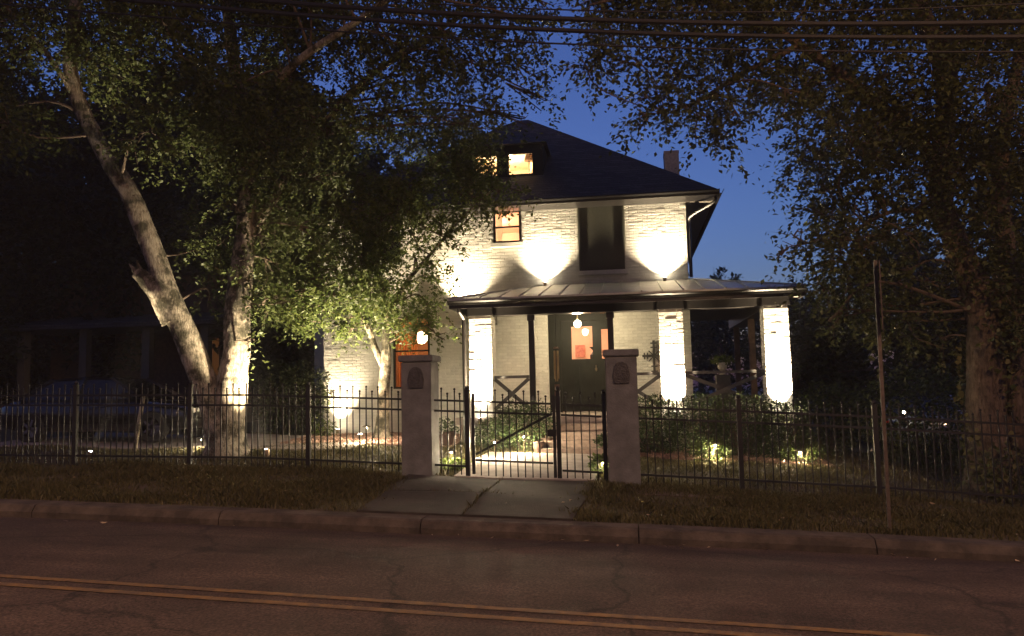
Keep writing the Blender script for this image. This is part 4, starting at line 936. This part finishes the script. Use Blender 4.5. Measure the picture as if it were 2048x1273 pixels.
# hanging basket by the right column
q = P(1590, 752, 16.9)
t = thing('hanging_basket', q, 'small lit plant hanging right of the rightmost column', 'plant')
MB().lathe(q, [(.03, -.06), (.08, .0), (.09, .06)], 12).build('basket', M_POT, t)
MB().tube([q+[0, 0, .05], (q[0], q[1], 3.28)], .005, 5).build('chain', M_IRON, t)
n = 160; u = rng.normal(size=(n, 3)); u /= np.linalg.norm(u, axis=1)[:, None]; leaves('plant', u*rng.random((n, 1))**.4*np.array([.12, .12, .16])+q+[0, 0, .1], u, .06, L_MYR, t)['kind'] = 'stuff'
# iron cross on the wall
q = P(1308, 712, 18.94); q[1] = 18.94
k = MB()
def xpoly(cx, cz, L1, a):
    d = V3((math.cos(a), 0, math.sin(a))); return (cx+d[0]*L1, 18.94, cz+d[2]*L1)
for a, L1 in ((math.pi/2, .36), (-math.pi/2, .44), (0, .27), (math.pi, .27)):
    e = xpoly(q[0], q[2], L1, a); k.bar((q[0], 18.94, q[2]), e, .055, .03, up=(0, 1, 0)); 
    for s in (.55, .82): 
        f = xpoly(q[0], q[2], L1*s, a); p_ = (-math.sin(a)*.075, 0, math.cos(a)*.075); k.bar((f[0]-p_[0], 18.943, f[2]-p_[2]), (f[0]+p_[0], 18.943, f[2]+p_[2]), .03, .028, up=(0, 1, 0))
for a in np.arange(4)*math.pi/2+math.pi/4: k.bar((q[0], 18.946, q[2]), xpoly(q[0], q[2], .17, a), .025, .02, up=(0, 1, 0))
o = k.build('wall_cross', M_PLAQ, None, origin=(q[0], 18.94, q[2])); tag(o, 'dark ornate cross hung on the porch wall', 'cross')
# wind chime
q = P(1112, 700, 16.66); x, y = q[0], 16.66
t = thing('wind_chime', (x, y, q[2]), 'wind chime with long metal tubes hanging by the front door', 'wind chime')
zt = q[2]+.02
MB().lathe((x, y, zt), [(.06, 0), (.06, .025), (.02, .05)], 12).build('top_disc', M_WOOD, t)
MB().tube([(x, y, zt+.04), (x, y, PB+.006)], .004, 5).build('cord', M_CABLE, t)
for i in range(6):
    a = i*math.pi/3; MB().tube([(x+.045*math.cos(a), y+.045*math.sin(a), zt-.04), (x+.045*math.cos(a), y+.045*math.sin(a), zt-.62-.03*(i % 3))], .010, 8).build('chime_tube', M_CHIME, t)
MB().box(x-.05, x+.05, y-.006, y+.006, zt-.98, zt-.74).build('wind_sail', M_WOOD, t); MB().tube([(x, y, zt), (x, y, zt-.74)], .003, 4).build('sail_cord', M_CABLE, t)
# hall: picture and vase
q = P(1160, 703, 21.9)
o = MB().box(q[0]-.13, q[0]+.13, 21.94, 21.985, q[2]-.16, q[2]+.17).build('picture', mat('picture_red', (.35, .09, .06), .6, 0, 14, col2=(.5, .2, .12)), None, origin=(q[0], 21.96, q[2])); tag(o, 'small reddish framed picture on the hall wall', 'picture')
q = P(1188, 712, 20.3); x, y = q[0], 20.3
t = thing('vase', (x, y, 1.03), 'dark vase on a stand seen through the front door', 'vase')
MB().tube([(x, y, 1.03), (x, y, q[2]-.12)], .04, 8).lathe((x, y, q[2]-.14), [(.13, 0), (.13, .02)], 14).build('stand', M_TRIM, t)
MB().lathe((x, y, q[2]-.118), [(.04, 0), (.10, .06), (.10, .14), (.03, .22), (.03, .26), (.12, .34)], 16).build('bowl', M_TRIM, t)

# ------------------------------------------------------------------ parked cars
def car(x, y, rz, paint, label, L=4.6, Wd=1.78):
    z = gzs(x, y)+.03; t = thing('parked_car', (x, y, z), label, 'car')
    stn = [(-2.3, .62, .45, .80), (-2.22, .78, .30, .92), (-1.9, .85, .24, .97), (-1.35, .88, .22, .98), (-.6, .89, .22, .95), (.2, .89, .22, .93), (.9, .89, .22, .92), (1.35, .88, .22, .88), (1.9, .85, .24, .80), (2.2, .76, .30, .70), (2.3, .58, .42, .60)]
    k = MB(); n = 14
    for sx, hw, zb, zt in stn:
        for j in range(n):
            a = 2*math.pi*(j+.5)/n; cx_, cz_ = math.cos(a), math.sin(a); e = .45
            k.v.append((sx, math.copysign(abs(cx_)**e, cx_)*hw, (zb+zt)/2 + math.copysign(abs(cz_)**e, cz_)*(zt-zb)/2))
    m_ = len(stn); k.f += [(i*n+j, i*n+(j+1) % n, (i+1)*n+(j+1) % n, (i+1)*n+j) for i in range(m_-1) for j in range(n)] + [tuple(range(n-1, -1, -1)), tuple((m_-1)*n+j for j in range(n))]
    c, s = math.cos(rz), math.sin(rz)
    def fin(mb, name, m__, par, smooth=False, bevel=0):
        mb.v = [(x+vx*c-vy*s, y+vx*s+vy*c, z+vz) for vx, vy, vz in mb.v]; return mb.build(name, m__, par, smooth, bevel)
    body = fin(k, 'body', paint, t, True)
    def cab(prof_b, prof_t, hb, ht): pass
    # greenhouse: glass volume with roof panel and pillars
    gb = [(-1.75, .93), (-1.05, 1.36), (-.1, 1.40), (.35, 1.36), (1.2, .90)]
    k = MB(); n = len(gb); vs = [(gx, sy*(.80 if gz_ < 1 else .60), gz_) for sy in (-1, 1) for gx, gz_ in gb]
    k.add(vs, [tuple(range(n-1, -1, -1)), tuple(range(n, 2*n))] + [(i, i+1, n+i+1, n+i) for i in range(n-1)] + [(n-1, 0, n, 2*n-1)]); fin(k, 'windows', M_DGLASS, t)
    k = MB(); k.add([(gx, sy*.615, gz_+.012) for sy in (-1, 1) for gx, gz_ in gb[1:4]], [(0, 1, 4, 3), (1, 2, 5, 4)]); k.add([(gx, sy*.605, gz_-.03) for sy in (-1, 1) for gx, gz_ in gb[1:4]], [(0, 3, 4, 1), (1, 4, 5, 2)])
    k.add([(-1.05, -.6, 1.35), (-.1, -.6, 1.39), (.35, -.6, 1.35), (-1.05, -.63, 1.33), (-.1, -.63, 1.37), (.35, -.63, 1.33)], [(0, 1, 4, 3), (1, 2, 5, 4)]); fin(k, 'roof', paint, t)
    for sy in (-1, 1):
        for a, b_ in (((1.2, .90), (.35, 1.36)), ((-.35, .93), (-.3, 1.38)), ((-1.75, .93), (-1.05, 1.36))):
            k = MB().bar((a[0], sy*.805, a[1]), (b_[0], sy*.612, b_[1]), .05, .06); fin(k, 'pillar', paint, t)
        k = MB().box(.78, .95, sy*.93-.09, sy*.93+.09, .93, 1.05); fin(k, 'mirror', paint, t, bevel=.02)
        for wx in (-1.38, 1.42):
            k = MB(); prof = [(.20, -.10), (.31, -.10), (.33, -.07), (.33, .07), (.31, .10), (.20, .10)]; nn = 24
            k.v = [(wx+r*math.cos(2*math.pi*q_/nn), sy*.80+d_, .33+r*math.sin(2*math.pi*q_/nn)) for r, d_ in prof for q_ in range(nn)]
            k.f = [(i*nn+q_, i*nn+(q_+1) % nn, (i+1)*nn+(q_+1) % nn, (i+1)*nn+q_) for i in range(5) for q_ in range(nn)]
            wh = fin(k, 'wheel', M_TYRE, t)
            k = MB()
            for q_ in range(5):
                a = q_*2*math.pi/5; k.bar((wx, sy*.87, .33), (wx+.2*math.cos(a), sy*.87, .33+.2*math.sin(a)), .05, .03, up=(0, 1, 0))
            k.tube([(wx, sy*.80, .33), (wx, sy*.885, .33)], .045, 10); k.tube([(wx, sy*.78, .33), (wx, sy*.80, .33)], .205, 20)
            fin(k, 'rim', M_RIM, wh)
        k = MB().box(2.14, 2.27, sy*.60-.14, sy*.60+.14, .60, .70); fin(k, 'headlight', M_LAMPG, t, bevel=.02)
        k = MB().box(-2.26, -2.14, sy*.60-.14, sy*.60+.14, .72, .84); fin(k, 'tail_light', mat('tail_red', (.3, .02, .02), .2, 0), t, bevel=.02)
        for dx in (-.75, .35): k = MB().box(dx, dx+.16, sy*.905-.012, sy*.905+.012, .80, .825); fin(k, 'door_handle', M_RIM, t)
q = P(225, 860, 16.2); car(q[0], 16.3, 0, M_CAR, 'dark sedan parked side-on behind the left fence')
q = P(1765, 880, 24); car(q[0]+.3, 21.5, math.radians(70), M_CAR2, 'silver car parked in shade beyond the right of the lawn')
# leaning stake beside the car
a, b_ = P(268, 885, 14.2), P(287, 792, 14.2); a[2] = gzs(a[0], 14.2)-.05
o = MB().bar(a, b_, .07, .05).build('wooden_stake', M_BARK, None, origin=a, bevel=.006); tag(o, 'pale leaning wooden stake in front of the dark sedan', 'stake')
# ------------------------------------------------------------------ neighbour house, far left
nx, ny = -16.3, 25.5; nz_ = gzs(nx, ny)
t = thing('neighbour_house', (nx, ny, nz_), 'dark neighbouring house with porch posts at far left', 'house')
nm = MB(); wall_cells(nm, nx-4, nx+3.5, nz_-.3, nz_+5, ny, ny+.25, [(nx-2.6, nx-1.5, nz_+1.6, nz_+3.1), (nx+1.6, nx+2.4, nz_+1.3, nz_+3.0), (nx-.6, nx+.4, nz_+.8, nz_+2.9)]); nm.build('wall', M_DEAD, t)
MB().box(nx+3.25, nx+3.5, ny+.26, ny+7, nz_-.3, nz_+5).build('side_wall', M_DEAD, t)
MB().add([(nx-4.6, ny-.6, nz_+5), (nx+4.1, ny-.6, nz_+5), (nx+4.1, ny+7.6, nz_+5), (nx-4.6, ny+7.6, nz_+5), (nx-1, ny+3.5, nz_+7.6), (nx+.6, ny+3.5, nz_+7.6)], [(0, 1, 5, 4), (1, 2, 5), (2, 3, 4, 5), (3, 0, 4), (0, 3, 2, 1)]).build('roof', M_ROOF, t)
MB().box(nx-3.8, nx+3.4, ny-2.2, ny-.01, nz_-.2, nz_+.75).build('porch_floor', M_DEAD, t)
MB().add([(nx-4, ny-2.5, nz_+3.2), (nx+3.6, ny-2.5, nz_+3.2), (nx+3.6, ny-.01, nz_+3.7), (nx-4, ny-.01, nz_+3.7), (nx-4, ny-2.5, nz_+3.05), (nx+3.6, ny-2.5, nz_+3.05), (nx+3.6, ny-.01, nz_+3.05), (nx-4, ny-.01, nz_+3.05)],
         [(0, 1, 2, 3), (4, 7, 6, 5), (0, 4, 5, 1), (1, 5, 6, 2), (3, 7, 4, 0)]).build('porch_roof', M_ROOF, t)
for px_ in (-3.4, -1.2, 1.0, 3.0): MB().box(nx+px_-.13, nx+px_+.13, ny-2.1, ny-1.84, nz_+.75, nz_+3.05).build('porch_post', M_SOFFIT, t)
for k_ in range(3): MB().box(nx-.9, nx+.9, ny-2.55-.35*k_, ny-2.205-.35*k_, nz_-.1, nz_+.55-.2*k_).build('step', M_STEPB, t)
for a, b_, c, d in ((-2.6, -1.5, 1.6, 3.1), (1.6, 2.4, 1.3, 3.0)):
    wv = MB().box(nx+a, nx+b_, ny+.05, ny+.1, nz_+c, nz_+c+.07).box(nx+a, nx+b_, ny+.05, ny+.1, nz_+d-.07, nz_+d).box(nx+a, nx+a+.07, ny+.051, ny+.099, nz_+c+.07, nz_+d-.07).box(nx+b_-.07, nx+b_, ny+.051, ny+.099, nz_+c+.07, nz_+d-.07).build('window', M_SOFFIT, t)
    MB().box(nx+a+.06, nx+b_-.06, ny+.07, ny+.08, nz_+c+.06, nz_+d-.06).build('pane', emimat('dim_window', (1, .36, .10), .008) if a > 0 else M_DGLASS, wv)
MB().box(nx-.6, nx+.4, ny+.06, ny+.12, nz_+.8, nz_+2.9).build('door', M_WOOD, t)
# white house gable far behind on the right
q = P(1672, 700, 42); fx_, fz_ = q[0], q[2]
t = thing('distant_house', (fx_, 42, gzs(fx_, 42)), 'distant pale house glimpsed through leaves right of the porch', 'house')
z0 = gzs(fx_, 42); MB().prism([(fx_-1.6, z0-.2), (fx_+1.6, z0-.2), (fx_+1.6, fz_+.2), (fx_, fz_+1.2), (fx_-1.6, fz_+.2)], 'y', 42, 48).build('wall', mat('pale_siding', (.6, .6, .6), .8, .1), t)
MB().prism([(fx_-1.9, fz_+.02), (fx_, fz_+1.22), (fx_+1.9, fz_+.02), (fx_+1.9, fz_+.14), (fx_, fz_+1.36), (fx_-1.9, fz_+.14)], 'y', 41.7, 48.2).build('roof', M_ROOF, t)
MB().box(fx_-.3, fx_+.3, 41.96, 41.99, fz_-.9, fz_-.1).build('window', emimat('far_window', (1, .9, .75), .12), t)
q = P(1808, 825, 19.0); globe_lamp('yard_lamp', (q[0], 19.0, q[2]), .03, 1.0, (1, .9, .75), E_LENS, 'tiny bright lamp far right beyond the lawn')
MB().tube([(q[0], 19.0, gzs(q[0], 19.0)-.1), (q[0], 19.0, q[2]-.03)], .015, 6).build('stem', M_IRON, bpy.data.objects['yard_lamp'])
# ------------------------------------------------------------------ street sign, cables
b0, t0 = P(1779, 1060, 9.35), P(1750, 522, 9.35); b0[2] = gzs(b0[0], 9.35)-.1
t = thing('street_sign', (b0[0], 9.35, b0[2]+.1), 'tall thin signpost by the kerb, its plate seen edge-on', 'sign')
MB().bar(b0, t0, .036, .03, up=(0, 1, 0)).build('post', M_STEEL, t)
d = t0-b0; d /= np.linalg.norm(d); p1, p2 = t0-d*.02, t0-d*.78
MB().bar(p2+[.045, .0, 0], p1+[.045, 0, 0], .012, .30, up=(.30, 1, 0)).build('sign_plate', M_STEEL, t)
for f_ in (.2, .8): c = p1*f_+p2*(1-f_); MB().bar(c+[.0, 0, 0], c+[.06, 0, 0], .014, .014).build('bolt', M_STEEL, t)
def pole(x, y):
    z = gzs(x, y); tt = thing('utility_pole', (x, y, z), 'wooden utility pole outside the frame', 'utility pole', 'poles carrying the street cables')
    MB().tube([(x, y, z-.5), (x, y, z+5), (x, y, z+10.5)], [.16, .14, .11], 12).build('shaft', M_BARK2, tt); MB().box(x-.06, x+.06, y-.9, y+.9, z+9.6, z+9.75).build('crossarm', M_WOOD, tt)
XL, XR = -16, 14.5
for i, (yl, yc, yr_, r, lb) in enumerate(((-22, 20, 8, .010, 'thin top cable of the street wires'), (0, 38, 45, .034, 'thick upper cable crossing the top of the picture'), (22, 61, 74, .030, 'thick middle cable crossing the top of the picture'), (50, 88, 104, .012, 'thin lowest cable crossing the top of the picture'))):
    Yc = 9.6; A, C_, D_ = P(500, yl, Yc), P(1120, yc, Yc), P(2040, yr_, Yc)
    co = np.polyfit([A[0], C_[0], D_[0]], [A[2], C_[2], D_[2]], 2); xx = np.linspace(XL, XR, 40)
    # keep sag: parabola through the three seen points, opened gently beyond
    zz = np.polyval(co, np.clip(xx, A[0], D_[0])); s0, s1 = np.polyval(np.polyder(co), A[0]), np.polyval(np.polyder(co), D_[0])
    zz = zz + np.where(xx < A[0], (xx-A[0])*s0, 0) + np.where(xx > D_[0], (xx-D_[0])*s1, 0)
    o = MB().tube([(a, Yc, z) for a, z in zip(xx, zz)], r, 6).build('overhead_cable', M_CABLE, None); tag(o, lb, 'cable')
pole(XL, 9.6); pole(XR, 9.6)

# ------------------------------------------------------------------ thin haze volume, added to imitate the veil of glare
hz = MB().box(-402, 402, -302, 602, -3.2, 18).build('haze', bpy.data.materials.new('haze_air'), None); hz['kind'] = 'stuff'
hm = hz.data.materials[0]; hm.use_nodes = True; n = hm.node_tree; n.nodes.clear()
pv = n.nodes.new('ShaderNodeVolumePrincipled'); pv.inputs['Color'].default_value = (.95, .95, .95, 1); pv.inputs['Density'].default_value = .0016; pv.inputs['Anisotropy'].default_value = .3
ho = n.nodes.new('ShaderNodeOutputMaterial'); n.links.new(pv.outputs[0], ho.inputs['Volume'])
tag(hz, 'thin added haze imitating a veil of glare around the lit house', 'haze')
